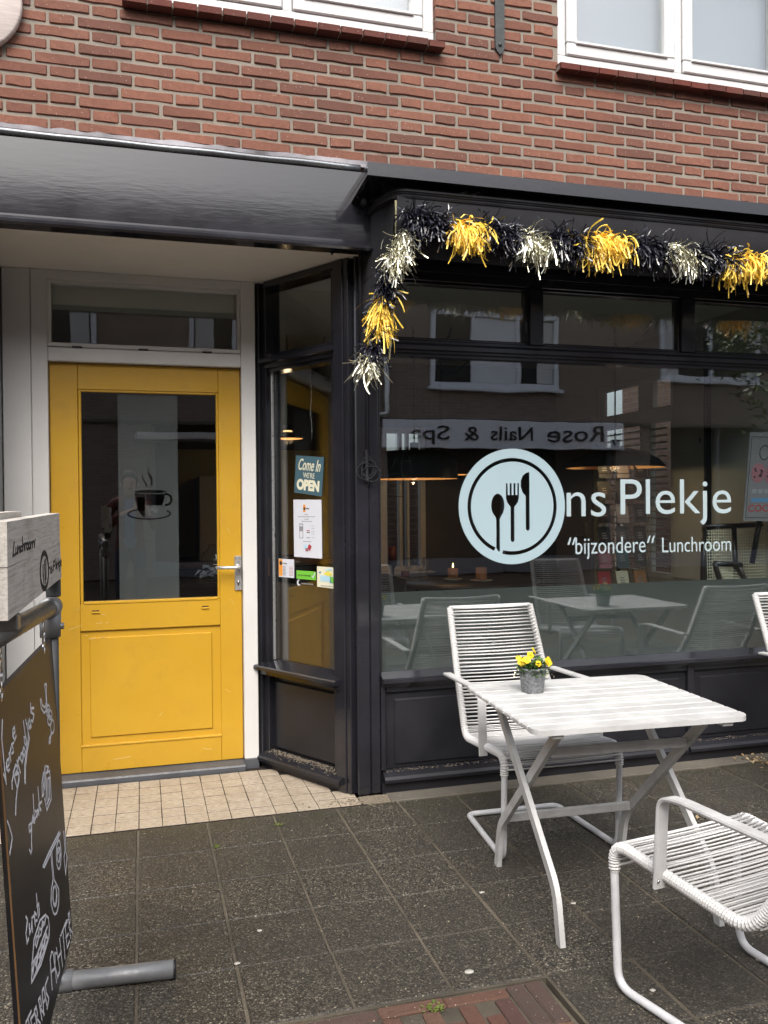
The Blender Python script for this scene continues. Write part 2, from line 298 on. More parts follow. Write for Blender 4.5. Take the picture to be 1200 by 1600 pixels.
def cbox(bm, x0, x1, y0, y1, z0, z1, c=0.0, mi=0, M=None):
    """box with chamfered edges"""
    if x0 > x1: x0, x1 = x1, x0
    if y0 > y1: y0, y1 = y1, y0
    if z0 > z1: z0, z1 = z1, z0
    ctr = Vector(((x0+x1)/2, (y0+y1)/2, (z0+z1)/2)); hx, hy, hz = (x1-x0)/2, (y1-y0)/2, (z1-z0)/2
    c = min(c, hx*0.9, hy*0.9, hz*0.9)
    def V(p):
        p = ctr+Vector(p); return bm.verts.new(M @ p if M else p)
    fs = []
    if c <= 0:
        v = [V((sx*hx, sy*hy, sz*hz)) for sx in (-1, 1) for sy in (-1, 1) for sz in (-1, 1)]
        for q in ((0, 1, 3, 2), (4, 6, 7, 5), (0, 4, 5, 1), (2, 3, 7, 6), (0, 2, 6, 4), (1, 5, 7, 3)): fs.append(bm.faces.new([v[i] for i in q]))
    else:
        A = {}
        for sx in (-1, 1):
            for sy in (-1, 1):
                for sz in (-1, 1):
                    A[sx, sy, sz, 0] = V((sx*hx, sy*(hy-c), sz*(hz-c))); A[sx, sy, sz, 1] = V((sx*(hx-c), sy*hy, sz*(hz-c))); A[sx, sy, sz, 2] = V((sx*(hx-c), sy*(hy-c), sz*hz))
        ring = ((-1, -1), (1, -1), (1, 1), (-1, 1))
        for s in (-1, 1):
            fs.append(bm.faces.new([A[s, a, b, 0] for a, b in ring])); fs.append(bm.faces.new([A[a, s, b, 1] for a, b in ring])); fs.append(bm.faces.new([A[a, b, s, 2] for a, b in ring]))
            for s2 in (-1, 1):
                fs.append(bm.faces.new([A[s, s2, -1, 0], A[s, s2, 1, 0], A[s, s2, 1, 1], A[s, s2, -1, 1]]))
                fs.append(bm.faces.new([A[s, -1, s2, 0], A[s, 1, s2, 0], A[s, 1, s2, 2], A[s, -1, s2, 2]]))
                fs.append(bm.faces.new([A[-1, s, s2, 1], A[1, s, s2, 1], A[1, s, s2, 2], A[-1, s, s2, 2]]))
                for s3 in (-1, 1): fs.append(bm.faces.new([A[s, s2, s3, k] for k in range(3)]))
    for f in fs: f.material_index = mi
    bmesh.ops.recalc_face_normals(bm, faces=fs)
    return fs
def box(*a, **k):
    bm = BM(); cbox(bm, *a, **k); return bm
def fillet(pts, rad, seg=6):
    pts = [Vector(p) for p in pts]; out = [pts[0]]
    rr = rad if isinstance(rad, (list, tuple)) else [rad]*len(pts)
    for i in range(1, len(pts)-1):
        a, b, c = pts[i-1], pts[i], pts[i+1]; u, v = (a-b), (c-b); lu, lv = u.length, v.length; u.normalize(); v.normalize()
        ang = u.angle(v)
        if ang > 3.1 or rr[i] <= 0: out.append(b); continue
        t_ = min(rr[i]/math.tan(ang/2), lu*0.48, lv*0.48)
        p0, p2 = b+u*t_, b+v*t_
        for k in range(seg+1):
            s = k/seg; out.append(p0*(1-s)**2+b*2*s*(1-s)+p2*s*s)
    out.append(pts[-1]); return out
def sweep(bm, pts, r, n=10, cap=True, mi=0, sec=None, up0=None):
    """tube along pts; r a number or list; sec an optional list of (a,b) section offsets"""
    pts = [Vector(p) for p in pts]; N = len(pts); T = []
    for i in range(N):
        d_ = (pts[min(i+1, N-1)]-pts[max(i-1, 0)]); T.append(d_.normalized() if d_.length > 1e-9 else Vector((0, 0, 1)))
    ref = Vector(up0) if up0 else (Vector((0, 0, 1)) if abs(T[0].z) < 0.9 else Vector((1, 0, 0)))
    nx = T[0].cross(ref).normalized(); rings = []
    for i in range(N):
        if i: nx = (nx - T[i]*nx.dot(T[i])).normalized()
        ny = T[i].cross(nx)
        ri = r[i] if isinstance(r, (list, tuple)) else r
        if sec: ring = [bm.verts.new(pts[i]+nx*a+ny*b) for a, b in sec]
        else: ring = [bm.verts.new(pts[i]+(nx*math.cos(2*math.pi*k/n)+ny*math.sin(2*math.pi*k/n))*ri) for k in range(n)]
        rings.append(ring)
    fs = []
    for a, b in zip(rings, rings[1:]):
        for k in range(len(a)): fs.append(bm.faces.new((a[k], a[(k+1) % len(a)], b[(k+1) % len(a)], b[k])))
    if cap: fs.append(bm.faces.new(rings[0][::-1])); fs.append(bm.faces.new(rings[-1]))
    for f in fs: f.material_index = mi; f.smooth = sec is None
    bmesh.ops.recalc_face_normals(bm, faces=fs)
    return fs
def lathe(bm, prof, ctr, n=24, mi=0, axis='Z', caps=True):
    rings = []
    for r_, z_ in prof: rings.append([bm.verts.new(Vector(ctr)+(Vector((r_*math.cos(2*math.pi*k/n), r_*math.sin(2*math.pi*k/n), z_)) if axis == 'Z' else Vector((r_*math.cos(2*math.pi*k/n), z_, r_*math.sin(2*math.pi*k/n))))) for k in range(n)])
    fs = []
    for a, b in zip(rings, rings[1:]):
        for k in range(n): fs.append(bm.faces.new((a[k], a[(k+1) % n], b[(k+1) % n], b[k])))
    if caps and prof[0][0] > 1e-5: fs.append(bm.faces.new(rings[0][::-1]))
    if caps and prof[-1][0] > 1e-5: fs.append(bm.faces.new(rings[-1]))
    for f in fs: f.smooth = True; f.material_index = mi
    bmesh.ops.remove_doubles(bm, verts=[v for r_ in rings for v in r_], dist=1e-6)
    return fs
def prism(bm, poly, f0, f1, mi=0):
    """poly: list of 2d points; f0/f1 map (a,b) to 3d for the two end faces"""
    a = [bm.verts.new(f0(*p)) for p in poly]; b = [bm.verts.new(f1(*p)) for p in poly]; n = len(poly)
    fs = [bm.faces.new(a), bm.faces.new(b[::-1])]
    for k in range(n): fs.append(bm.faces.new((a[k], a[(k+1) % n], b[(k+1) % n], b[k])))
    for f in fs: f.material_index = mi
    bmesh.ops.recalc_face_normals(bm, faces=fs); return fs
def profX(bm, poly, x0, x1, mi=0): return prism(bm, poly, lambda y, z: (x0, y, z), lambda y, z: (x1, y, z), mi)
def ribbon(bm, pts, wdir, wid, mi=0):
    a = []
    for i, p in enumerate(pts):
        wd = wdir[i] if isinstance(wdir, list) else wdir
        p = Vector(p); a.append((bm.verts.new(p-wd*wid/2), bm.verts.new(p+wd*wid/2)))
    for (p, q), (r_, s_) in zip(a, a[1:]): bm.faces.new((p, q, s_, r_)).material_index = mi
def flatstroke(bm, pts, width, toworld, thick=0.0006):
    """a flat painted line in a plane: pts are (u,v); toworld maps (u,v,h) to 3d"""
    P = [Vector((p[0], p[1])) for p in pts]
    for a, b in zip(P, P[1:]):
        d_ = b-a
        if d_.length < 1e-5: continue
        d_.normalize(); n_ = Vector((-d_.y, d_.x))*width/2; e = d_*width*0.45
        q = [a-e+n_, a-e-n_, b+e-n_, b+e+n_]
        lo = [bm.verts.new(toworld(p.x, p.y, 0.0)) for p in q]; hi = [bm.verts.new(toworld(p.x, p.y, thick)) for p in q]
        fs = [bm.faces.new(hi), bm.faces.new(lo[::-1])]+[bm.faces.new((lo[k], lo[(k+1) % 4], hi[(k+1) % 4], hi[k])) for k in range(4)]
        bmesh.ops.recalc_face_normals(bm, faces=fs)
def curve_mesh(name, splines=None, text=None, size=1.0, extrude=0.0006, shear=0.0, align='LEFT', offset=0.0, spacing=1.0):
    cu = bpy.data.curves.new(name, 'FONT' if text is not None else 'CURVE')
    if text is not None:
        cu.body = text; cu.size = size; cu.shear = shear; cu.align_x = align; cu.offset = offset; cu.space_character = spacing; cu.resolution_u = 4
    else:
        cu.dimensions = '2D'; cu.fill_mode = 'BOTH'
        for sp in splines:
            s = cu.splines.new('POLY'); s.points.add(len(sp)-1); s.use_cyclic_u = True
            for p_, q in zip(s.points, sp): p_.co = (q[0], q[1], 0, 1)
    cu.extrude = extrude
    o = bpy.data.objects.new(name, cu); COL.objects.link(o)
    dg = bpy.context.evaluated_depsgraph_get(); dg.update()
    me = bpy.data.meshes.new_from_object(o.evaluated_get(dg)); bpy.data.objects.remove(o); bpy.data.curves.remove(cu)
    me.materials.clear(); return me
def fit(me, x0, x1, z0=None, z1=None):
    """scale a flat text mesh so that it spans x0..x1 (and z0..z1)"""
    xs = [v.co.x for v in me.vertices]; ys = [v.co.y for v in me.vertices]
    sx = (x1-x0)/(max(xs)-min(xs)); sy = sx if z0 is None else (z1-z0)/(max(ys)-min(ys))
    ox, oy = min(xs), min(ys)
    for v in me.vertices: v.co.x = x0+(v.co.x-ox)*sx; v.co.y = (0 if z0 is None else z0)+(v.co.y-oy)*sy
    return me
def on_facade(me, y): me.transform(Matrix(((1, 0, 0, 0), (0, 0, -1, y), (0, 1, 0, 0), (0, 0, 0, 1)))); return me
def lerp(a, b, t_): return a+(b-a)*t_

# traced chalk and paint strokes, in metres on the board
CHALK=[[(0.029,0.059),(0.011,0.091),(0.015,0.138),(0.023,0.187)],[(0.023,0.187),(0.006,0.164),(-0.022,0.151)],[(0.036,0.161),(0.063,0.16),(0.064,0.148),(0.044,0.147),(0.033,0.16),(0.05,0.171),(0.062,0.171)],[(0.07,0.14),(0.081,0.158),(0.077,0.142),(0.093,0.134)],[(0.123,0.131),(0.101,0.129),(0.112,0.14),(0.116,0.149),(0.097,0.147)],[(0.121,0.114),(0.145,0.113),(0.142,0.102),(0.125,0.103),(0.118,0.115),(0.136,0.129),(0.153,0.125)],[(0.126,0.232),(0.098,0.189),(0.126,0.181),(0.145,0.189),(0.139,0.197),(0.113,0.198),(0.155,0.207),(0.154,0.222),(0.125,0.235)],[(0.076,0.215),(0.078,0.202),(0.096,0.194)],[(0.152,0.216),(0.125,0.235),(0.107,0.25),(0.093,0.276)],[(0.144,0.177),(0.171,0.211)],[(0.151,0.184),(0.167,0.176),(0.184,0.186)],[(0.194,0.176),(0.182,0.183),(0.199,0.198),(0.216,0.19),(0.207,0.178),(0.194,0.176)],[(0.224,0.172),(0.211,0.179),(0.23,0.192),(0.243,0.185),(0.233,0.173),(0.224,0.172)],[(0.26,0.177),(0.241,0.164),(0.239,0.151),(0.263,0.157),(0.268,0.174),(0.26,0.177)],[(0.267,0.182),(0.245,0.116)],[(0.273,0.12),(0.276,0.124)],[(0.279,0.13),(0.305,0.171),(0.267,0.19),(0.235,0.217),(0.217,0.25)],[(0.287,0.132),(0.292,0.165),(0.257,0.187),(0.223,0.213),(0.211,0.245),(0.223,0.25)],[(0.3,0.146),(0.333,0.146),(0.319,0.129),(0.301,0.135),(0.316,0.151),(0.336,0.151)],[(0.387,0.118),(0.348,0.11),(0.356,0.122),(0.383,0.134),(0.362,0.145),(0.342,0.138)],[(0.347,0.098),(0.344,0.119)],[(0.591,0.101),(0.566,0.099),(0.576,0.121),(0.574,0.148),(0.551,0.156),(0.511,0.14),(0.496,0.121)],[(0.597,0.104),(0.586,0.12),(0.583,0.153),(0.565,0.167),(0.528,0.165),(0.491,0.143),(0.485,0.121)],[(0.625,0.176),(0.622,0.179),(0.616,0.181),(0.608,0.181),(0.6,0.18),(0.591,0.178),(0.583,0.175),(0.578,0.171),(0.574,0.168),(0.574,0.164),(0.577,0.162),(0.583,0.16),(0.59,0.16),(0.599,0.16),(0.608,0.163),(0.615,0.166),(0.621,0.169),(0.625,0.173),(0.625,0.176)],[(0.611,0.184),(0.609,0.186),(0.604,0.188),(0.597,0.188),(0.59,0.188),(0.582,0.186),(0.576,0.183),(0.571,0.18),(0.568,0.176),(0.568,0.173),(0.571,0.171),(0.576,0.169),(0.582,0.169),(0.589,0.17),(0.597,0.171),(0.604,0.174),(0.608,0.177),(0.611,0.181),(0.611,0.184)],[(0.653,0.2),(0.65,0.204),(0.643,0.206),(0.634,0.206),(0.623,0.205),(0.613,0.203),(0.604,0.199),(0.598,0.194),(0.594,0.19),(0.594,0.186),(0.598,0.182),(0.604,0.18),(0.613,0.18),(0.623,0.181),(0.633,0.183),(0.643,0.187),(0.649,0.191),(0.653,0.196),(0.653,0.2)],[(0.641,0.213),(0.637,0.216),(0.63,0.218),(0.62,0.218),(0.608,0.217),(0.597,0.214),(0.587,0.21),(0.58,0.205),(0.576,0.201),(0.575,0.196),(0.579,0.193),(0.586,0.191),(0.596,0.191),(0.607,0.192),(0.618,0.195),(0.629,0.199),(0.636,0.204),(0.641,0.208),(0.641,0.213)],[(0.677,0.239),(0.673,0.245),(0.665,0.248),(0.655,0.25),(0.644,0.249),(0.634,0.246),(0.625,0.242),(0.619,0.236),(0.616,0.23),(0.617,0.224),(0.622,0.219),(0.629,0.215),(0.639,0.213),(0.649,0.214),(0.66,0.216),(0.669,0.221),(0.675,0.227),(0.678,0.233),(0.677,0.239)],[(0.634,0.245),(0.584,0.247),(0.575,0.258),(0.594,0.262),(0.614,0.243)],[(0.509,0.3),(0.539,0.311),(0.502,0.316),(0.552,0.325),(0.555,0.344),(0.548,0.399),(0.469,0.402),(0.449,0.365)],[(0.518,0.336),(0.545,0.341),(0.524,0.388),(0.475,0.389)],[(0.501,0.33),(0.468,0.375)],[(0.518,0.337),(0.494,0.389)],[(0.491,0.312),(0.463,0.344)],[(0.476,0.305),(0.445,0.332)],[(0.458,0.302),(0.428,0.318),(0.42,0.348),(0.432,0.351)],[(0.489,0.294),(0.462,0.315),(0.442,0.351)],[(0.254,0.355),(0.225,0.35),(0.224,0.365),(0.244,0.368),(0.259,0.36),(0.243,0.391),(0.241,0.411),(0.225,0.415),(0.215,0.403)],[(0.267,0.358),(0.29,0.359),(0.279,0.348),(0.267,0.355),(0.294,0.369)],[(0.3,0.305),(0.296,0.365),(0.329,0.363),(0.314,0.348)],[(0.343,0.356),(0.321,0.354),(0.331,0.368),(0.356,0.358),(0.356,0.372)],[(0.368,0.31),(0.372,0.367)],[(0.404,0.357),(0.362,0.351),(0.387,0.372)],[(0.009,0.261),(-0.007,0.259),(-0.012,0.266),(-0.041,0.275),(-0.039,0.289)],[(0.009,0.261),(0.022,0.276),(0.043,0.306),(0.029,0.321)],[(-0.041,0.286),(-0.019,0.295),(-0.013,0.303),(0.01,0.328),(0.042,0.31)],[(0.362,0.502),(0.477,0.508),(0.637,0.522)],[(0.382,0.512),(0.497,0.519),(0.654,0.532)],[(0.362,0.502),(0.382,0.512)],[(0.481,0.514),(0.491,0.592),(0.455,0.601),(0.437,0.63),(0.458,0.662),(0.481,0.679),(0.514,0.689),(0.551,0.683),(0.568,0.652),(0.505,0.598),(0.498,0.523)],[(0.533,0.654),(0.527,0.661),(0.519,0.665),(0.508,0.666),(0.496,0.664),(0.485,0.658),(0.476,0.651),(0.47,0.642),(0.467,0.633),(0.469,0.625),(0.474,0.618),(0.483,0.614),(0.494,0.613),(0.505,0.615),(0.517,0.62),(0.526,0.627),(0.532,0.636),(0.535,0.646),(0.533,0.654)],[(0.525,0.649),(0.52,0.655),(0.513,0.659),(0.504,0.66),(0.495,0.658),(0.486,0.654),(0.479,0.648),(0.475,0.641),(0.473,0.633),(0.475,0.626),(0.479,0.62),(0.486,0.616),(0.495,0.615),(0.504,0.616),(0.513,0.62),(0.52,0.626),(0.525,0.633),(0.526,0.641),(0.525,0.649)],[(0.645,0.589),(0.637,0.599),(0.625,0.606),(0.611,0.609),(0.596,0.608),(0.583,0.602),(0.572,0.593),(0.565,0.582),(0.564,0.569),(0.567,0.557),(0.574,0.547),(0.586,0.539),(0.6,0.536),(0.614,0.537),(0.628,0.543),(0.639,0.552),(0.646,0.563),(0.648,0.576),(0.645,0.589)],[(0.629,0.582),(0.625,0.587),(0.618,0.591),(0.61,0.592),(0.601,0.591),(0.593,0.587),(0.587,0.582),(0.582,0.576),(0.581,0.569),(0.582,0.563),(0.586,0.558),(0.592,0.555),(0.6,0.554),(0.609,0.555),(0.617,0.558),(0.624,0.563),(0.629,0.569),(0.63,0.576),(0.629,0.582)],[(0.582,0.54),(0.593,0.564),(0.639,0.566),(0.608,0.59),(0.642,0.584)],[(0.716,0.552),(0.718,0.608),(0.689,0.614),(0.7,0.668),(0.745,0.637),(0.729,0.613),(0.742,0.562)],[(0.125,0.514),(0.137,0.526),(0.112,0.544),(0.115,0.566),(0.133,0.566)],[(0.152,0.543),(0.149,0.563),(0.172,0.561),(0.183,0.55),(0.18,0.573)],[(0.184,0.57),(0.185,0.545),(0.211,0.552),(0.217,0.577)],[(0.239,0.563),(0.22,0.549),(0.217,0.568),(0.243,0.578)],[(0.256,0.523),(0.26,0.579)],[(0.253,0.55),(0.276,0.555),(0.276,0.581)],[(0.134,0.663),(0.154,0.632),(0.192,0.598),(0.277,0.595),(0.349,0.616),(0.386,0.642),(0.389,0.668),(0.376,0.686),(0.255,0.687),(0.134,0.663)],[(0.15,0.63),(0.205,0.644),(0.365,0.653)],[(0.155,0.667),(0.242,0.676),(0.371,0.683)],[(0.153,0.654),(0.187,0.64),(0.196,0.666),(0.234,0.647),(0.246,0.674),(0.286,0.655),(0.297,0.68),(0.341,0.656),(0.361,0.684)],[(0.153,0.646),(0.177,0.642),(0.191,0.655),(0.223,0.65),(0.239,0.667),(0.277,0.656),(0.29,0.671),(0.328,0.659),(0.352,0.674)],[(0.201,0.614),(0.221,0.607),(0.247,0.615),(0.263,0.606),(0.29,0.625),(0.305,0.612),(0.334,0.629),(0.352,0.623)],[(0.213,0.625),(0.248,0.621),(0.28,0.629),(0.301,0.622),(0.337,0.631)],[(0.371,0.812),(0.372,0.737),(0.399,0.734),(0.418,0.746),(0.437,0.831)],[(0.37,0.77),(0.428,0.791)],[(0.465,0.772),(0.443,0.76),(0.43,0.787),(0.458,0.831),(0.488,0.834)],[(0.47,0.762),(0.496,0.832)],[(0.528,0.767),(0.54,0.845)],[(0.481,0.793),(0.538,0.807)],[(0.546,0.768),(0.659,0.78)],[(0.587,0.776),(0.591,0.854)],[(0.628,0.783),(0.639,0.848)],[(0.628,0.783),(0.675,0.789)],[(0.63,0.816),(0.672,0.825)],[(0.639,0.848),(0.686,0.853)],[(0.693,0.781),(0.709,0.856)],[(0.693,0.781),(0.72,0.786),(0.722,0.812),(0.693,0.815),(0.75,0.862)],[(0.327,0.759),(0.288,0.755),(0.291,0.776),(0.319,0.806),(0.289,0.813)],[(0.244,0.801),(0.243,0.745),(0.266,0.75),(0.287,0.802)],[(0.243,0.774),(0.277,0.782)],[(0.195,0.738),(0.218,0.796)],[(0.195,0.738),(0.217,0.743),(0.224,0.765),(0.205,0.762),(0.25,0.803)],[(0.142,0.731),(0.165,0.785)],[(0.142,0.731),(0.164,0.735),(0.174,0.758),(0.153,0.753),(0.196,0.792)],[(0.097,0.723),(0.117,0.772)],[(0.097,0.723),(0.138,0.735)],[(0.103,0.746),(0.138,0.758)],[(0.049,0.701),(0.108,0.712)],[(0.073,0.708),(0.085,0.746)]]
WOODTXT=[[(0.078,0.036),(0.061,0.06),(0.095,0.059)],[(0.099,0.047),(0.095,0.058),(0.114,0.058),(0.122,0.045)],[(0.124,0.058),(0.128,0.05),(0.145,0.047),(0.147,0.058)],[(0.176,0.048),(0.158,0.048),(0.154,0.057),(0.178,0.056)],[(0.184,0.03),(0.189,0.057)],[(0.19,0.047),(0.208,0.044),(0.214,0.057)],[(0.221,0.056),(0.22,0.045),(0.239,0.044)],[(0.268,0.052),(0.266,0.056),(0.259,0.058),(0.25,0.057),(0.244,0.055),(0.242,0.051),(0.245,0.047),(0.252,0.045),(0.26,0.045),(0.266,0.048),(0.268,0.052)],[(0.3,0.052),(0.297,0.056),(0.29,0.058),(0.281,0.057),(0.275,0.055),(0.272,0.051),(0.275,0.047),(0.282,0.045),(0.291,0.045),(0.297,0.048),(0.3,0.052)],[(0.309,0.059),(0.31,0.045),(0.33,0.047),(0.334,0.057),(0.339,0.045),(0.36,0.046),(0.367,0.058),(0.377,0.043)],[(0.629,0.139),(0.63,0.126),(0.658,0.125),(0.668,0.141)],[(0.701,0.126),(0.681,0.13),(0.709,0.137),(0.685,0.141)],[(0.732,0.139),(0.732,0.117),(0.765,0.115),(0.77,0.128),(0.736,0.129)],[(0.79,0.113),(0.794,0.14)],[(0.807,0.134),(0.833,0.129),(0.821,0.123),(0.801,0.13),(0.826,0.141)],[(0.848,0.114),(0.855,0.141)],[(0.88,0.126),(0.853,0.132),(0.885,0.14)],[(0.894,0.124),(0.894,0.149),(0.871,0.151)],[(0.906,0.136),(0.935,0.13),(0.922,0.122),(0.903,0.132),(0.934,0.141)]]
WOODRING=[[(0.622,0.132),(0.617,0.144),(0.608,0.154),(0.593,0.162),(0.575,0.167),(0.555,0.17),(0.534,0.169),(0.514,0.166),(0.495,0.16),(0.48,0.151),(0.469,0.142),(0.463,0.131),(0.461,0.12),(0.465,0.109),(0.474,0.099),(0.486,0.091),(0.503,0.085),(0.522,0.082),(0.543,0.082),(0.564,0.085),(0.583,0.09),(0.6,0.098),(0.613,0.109),(0.62,0.12),(0.622,0.132)]]
WOODCUT=[[(0.515,0.111),(0.513,0.136)],[(0.52,0.137),(0.527,0.162)],[(0.543,0.104),(0.55,0.139),(0.553,0.155)],[(0.569,0.102),(0.57,0.147)]]

# ============================================================ THE SETTING
# street: one sheet to the horizon, with the raised pavement in front of the shop
bm = BM()
v = [bm.verts.new(p) for p in ((-150, -150, -0.03), (150, -150, -0.03), (150, 150, -0.03), (-150, 150, -0.03))]; bm.faces.new(v)
st = obj('street', bm, 'street_clinker'); tag(st, 'brick clinker street surface in front of the shops', kind='structure')
pav = thing('pavement', (0, 0, 0), 'dark exposed aggregate pavement slabs in front of the shop', kind='structure')
bm = BM(); cbox(bm, -2.2, 5.6, -1.547, 0.106, -0.028, -0.0042); cbox(bm, 1.14, 5.6, -3.6, -1.5475, -0.028, -0.0042); obj('joint_sand', bm, 'sand_joint', pav)
slab_me = {}
GX, GY = 0.2935, 0.305
def slab_mesh(w_, d_):
    k = (round(w_, 3), round(d_, 3))
    if k not in slab_me:
        bm = box(-w_/2, w_/2, -d_/2, d_/2, -0.045, 0.0, c=0.004); me = bpy.data.meshes.new('slab'); bm.to_mesh(me); bm.free(); me.materials.append(MATS['aggregate_slab']); slab_me[k] = me
    return slab_me[k]
def add_piece(name, me, loc, parent, rot=(0, 0, 0)):
    o = bpy.data.objects.new(name, me); COL.objects.link(o); o.parent = parent; o.location = loc; o.rotation_euler = rot; return o
rs = random.Random(3)
for i in range(-6, 16):
    xc = 0.265+GX*i+GX/2
    for j in range(0, 11):
        yc = -0.012-GY*j-GY/2
        if xc < 1.13 and j > 4: continue
        add_piece('slab', slab_mesh(GX-0.0085, GY-0.0035), (xc+rs.uniform(-.0012, .0012), yc+rs.uniform(-.0012, .0012), rs.uniform(-0.0015, 0.0010)), pav, (rs.uniform(-.003, .003), rs.uniform(-.003, .003), rs.uniform(-.003, .003)))
obj('concrete_edge', box(1.12, 4.3, -0.008, 0.104, -0.03, 0.004, c=0.003), 'concrete', pav)
bm = BM()                                   # sandy crumbs in the corner under the post
for k in range(170):
    a = rs.gauss(1.02, 0.10); b = rs.gauss(0.055, 0.03); r_ = rs.uniform(0.002, 0.006)
    if b > 0.1 or a > 1.4: continue
    cbox(bm, a-r_, a+r_, b-r_, b+r_, -0.004, r_*0.8, c=r_*0.4)
cbox(bm, 0.985, 1.118, 0.0, 0.10, -0.03, 0.001, c=0.001)
g_ = obj('sand_crumbs', bm, 'dust_sand', pav); tag(g_, kind='stuff')
# clinker patch at the kerb
pat = thing('clinker_paving', (0, 0, 0), 'patch of red and brown clinker bricks laid in the pavement', kind='structure')
obj('joint_sand', box(-2.2, 1.125, -3.6, -1.549, -0.0275, -0.008), 'sand_joint', pat)
cl = {}
def clinker(lx, ly, var):
    k = (lx, ly, var)
    if k not in cl:
        r_ = random.Random(hash(k) % 1000); bm = box(-lx/2, lx/2, -ly/2, ly/2, -0.05, 0, c=0.004)
        for q in bm.verts: q.co += Vector((r_.uniform(-1, 1), r_.uniform(-1, 1), r_.uniform(-1, 1)))*0.0018
        me = bpy.data.meshes.new('paving_brick'); bm.to_mesh(me); bm.free(); me.materials.append(MATS['brick_clinker']); cl[k] = me
    return cl[k]
def lay(x, y, lx, ly): add_piece('paving_brick', clinker(lx, ly, rs.randrange(4)), (x+rs.uniform(-.002, .002), y+rs.uniform(-.002, .002), rs.uniform(-.004, .002)), pat, (rs.uniform(-.01, .01), rs.uniform(-.01, .01), rs.uniform(-.012, .012)))
for k in range(12): lay(1.0-0.196*k-0.098+0.005, -1.578, 0.19, 0.046)
for k in range(6):
    for c_ in range(2): lay(1.030+0.056*c_, -1.655-0.203*k, 0.05, 0.197)
for c_ in range(28):
    for k in range(4): lay(0.972-0.055*c_, -1.71-0.203*k-(0.06 if c_ % 2 else 0), 0.049, 0.197)
# tiled apron of the entrance
apr = thing('entrance_floor', (0, 0, 0), 'beige square tiles on the floor of the recessed entrance', kind='structure')
bm = BM(); prism(bm, [(-0.70, -0.006), (1.0, -0.006), (0.97, 0.10), (0.62, 0.75), (-0.70, 0.75)], lambda a, b: (a, b, -0.03), lambda a, b: (a, b, -0.0016))
obj('tile_grout', bm, 'soil', apr)
tl = []
for v_ in range(4):
    bm = box(-0.0483, 0.0483, -0.0512, 0.0512, -0.012, 0.0, c=0.0010); me = bpy.data.meshes.new('tile'); bm.to_mesh(me); bm.free(); me.materials.append(MATS['beige_tile']); tl.append(me)
for i in range(-7, 10):
    for j in range(6):
        xc = -0.0245+0.1*i+0.05; yc = 0.0545+0.109*j
        if xc > 0.93-(yc-0.10)*0.592+0.075: continue
        add_piece('tile', tl[rs.randrange(4)], (xc+rs.uniform(-.0006, .0006), yc, rs.uniform(-.0008, .0006)), apr, (rs.uniform(-.004, .004), rs.uniform(-.004, .004), 0))

# ============================================================ THE SHOP BUILDING
bld = thing('shop_building', (0, 0, 0), 'brick building with yellow door and black lunchroom shopfront', 'building')
# ---- upper brick wall
wall = thing('brick_wall', (0, 0, 0)); wall.parent = bld
WX0, WX1, WZ0, WZ1 = -1.80, 4.30, 2.935, 4.62
OPEN = [(-0.045, 1.370, 3.545, 4.40), (2.008, 3.423, 3.545, 4.40)]
bm = BM(); xs = [WX0, OPEN[0][0], OPEN[0][1], OPEN[1][0], OPEN[1][1], WX1]
for k in range(5):
    if k in (1, 3): cbox(bm, xs[k], xs[k+1], 0.0048, 0.20, WZ0, 3.535); cbox(bm, xs[k], xs[k+1], 0.0048, 0.20, 4.40, WZ1)
    else: cbox(bm, xs[k], xs[k+1], 0.0048, 0.20, WZ0, WZ1)
obj('mortar_bed', bm, 'mortar', wall)
bricks = []
PER, CH = 0.3425, 0.0555
for j in range(-6, 25):
    zc = 3.285+CH*j
    for i in range(-6, 15):
        if j % 2 == 0: pieces = [(-0.412+PER*i, -0.183+PER*i), (-0.183+PER*i, -0.0695+PER*i)]
        else: pieces = [(-0.354+PER*i, -0.2405+PER*i), (-0.2405+PER*i, -0.0115+PER*i)]
        for a, b in pieces:
            segs = [(a, b)]
            for (ox0, ox1, oz0, oz1) in OPEN:
                if oz0 < zc < oz1:
                    ns = []
                    for (p, q) in segs:
                        if q <= ox0 or p >= ox1: ns.append((p, q))
                        else:
                            if p < ox0-0.02: ns.append((p, ox0+0.006))
                            if q > ox1+0.02: ns.append((ox1-0.006, q))
                    segs = ns
            for p, q in segs:
                if q < WX0 or p > WX1 or q-p < 0.03: continue
                bricks.append(((p+q)/2, zc, q-p-0.0115))
cp = Vector((0, -3.82, 1.413))
def framepos(P):
    v_ = Vector(P)-cp; z_ = v_.dot(fw); return 600+1325*v_.dot(rt2)/z_, 800-1325*v_.dot(up2)/z_, v_.length
def keyb(b):
    x_, y_, d_ = framepos((b[0], 0, b[1])); inside = -15 < x_ < 1215 and y_ > -10 and b[1] > 2.96
    return (0 if inside else 1, d_)
bricks.sort(key=keyb)
bme = {}
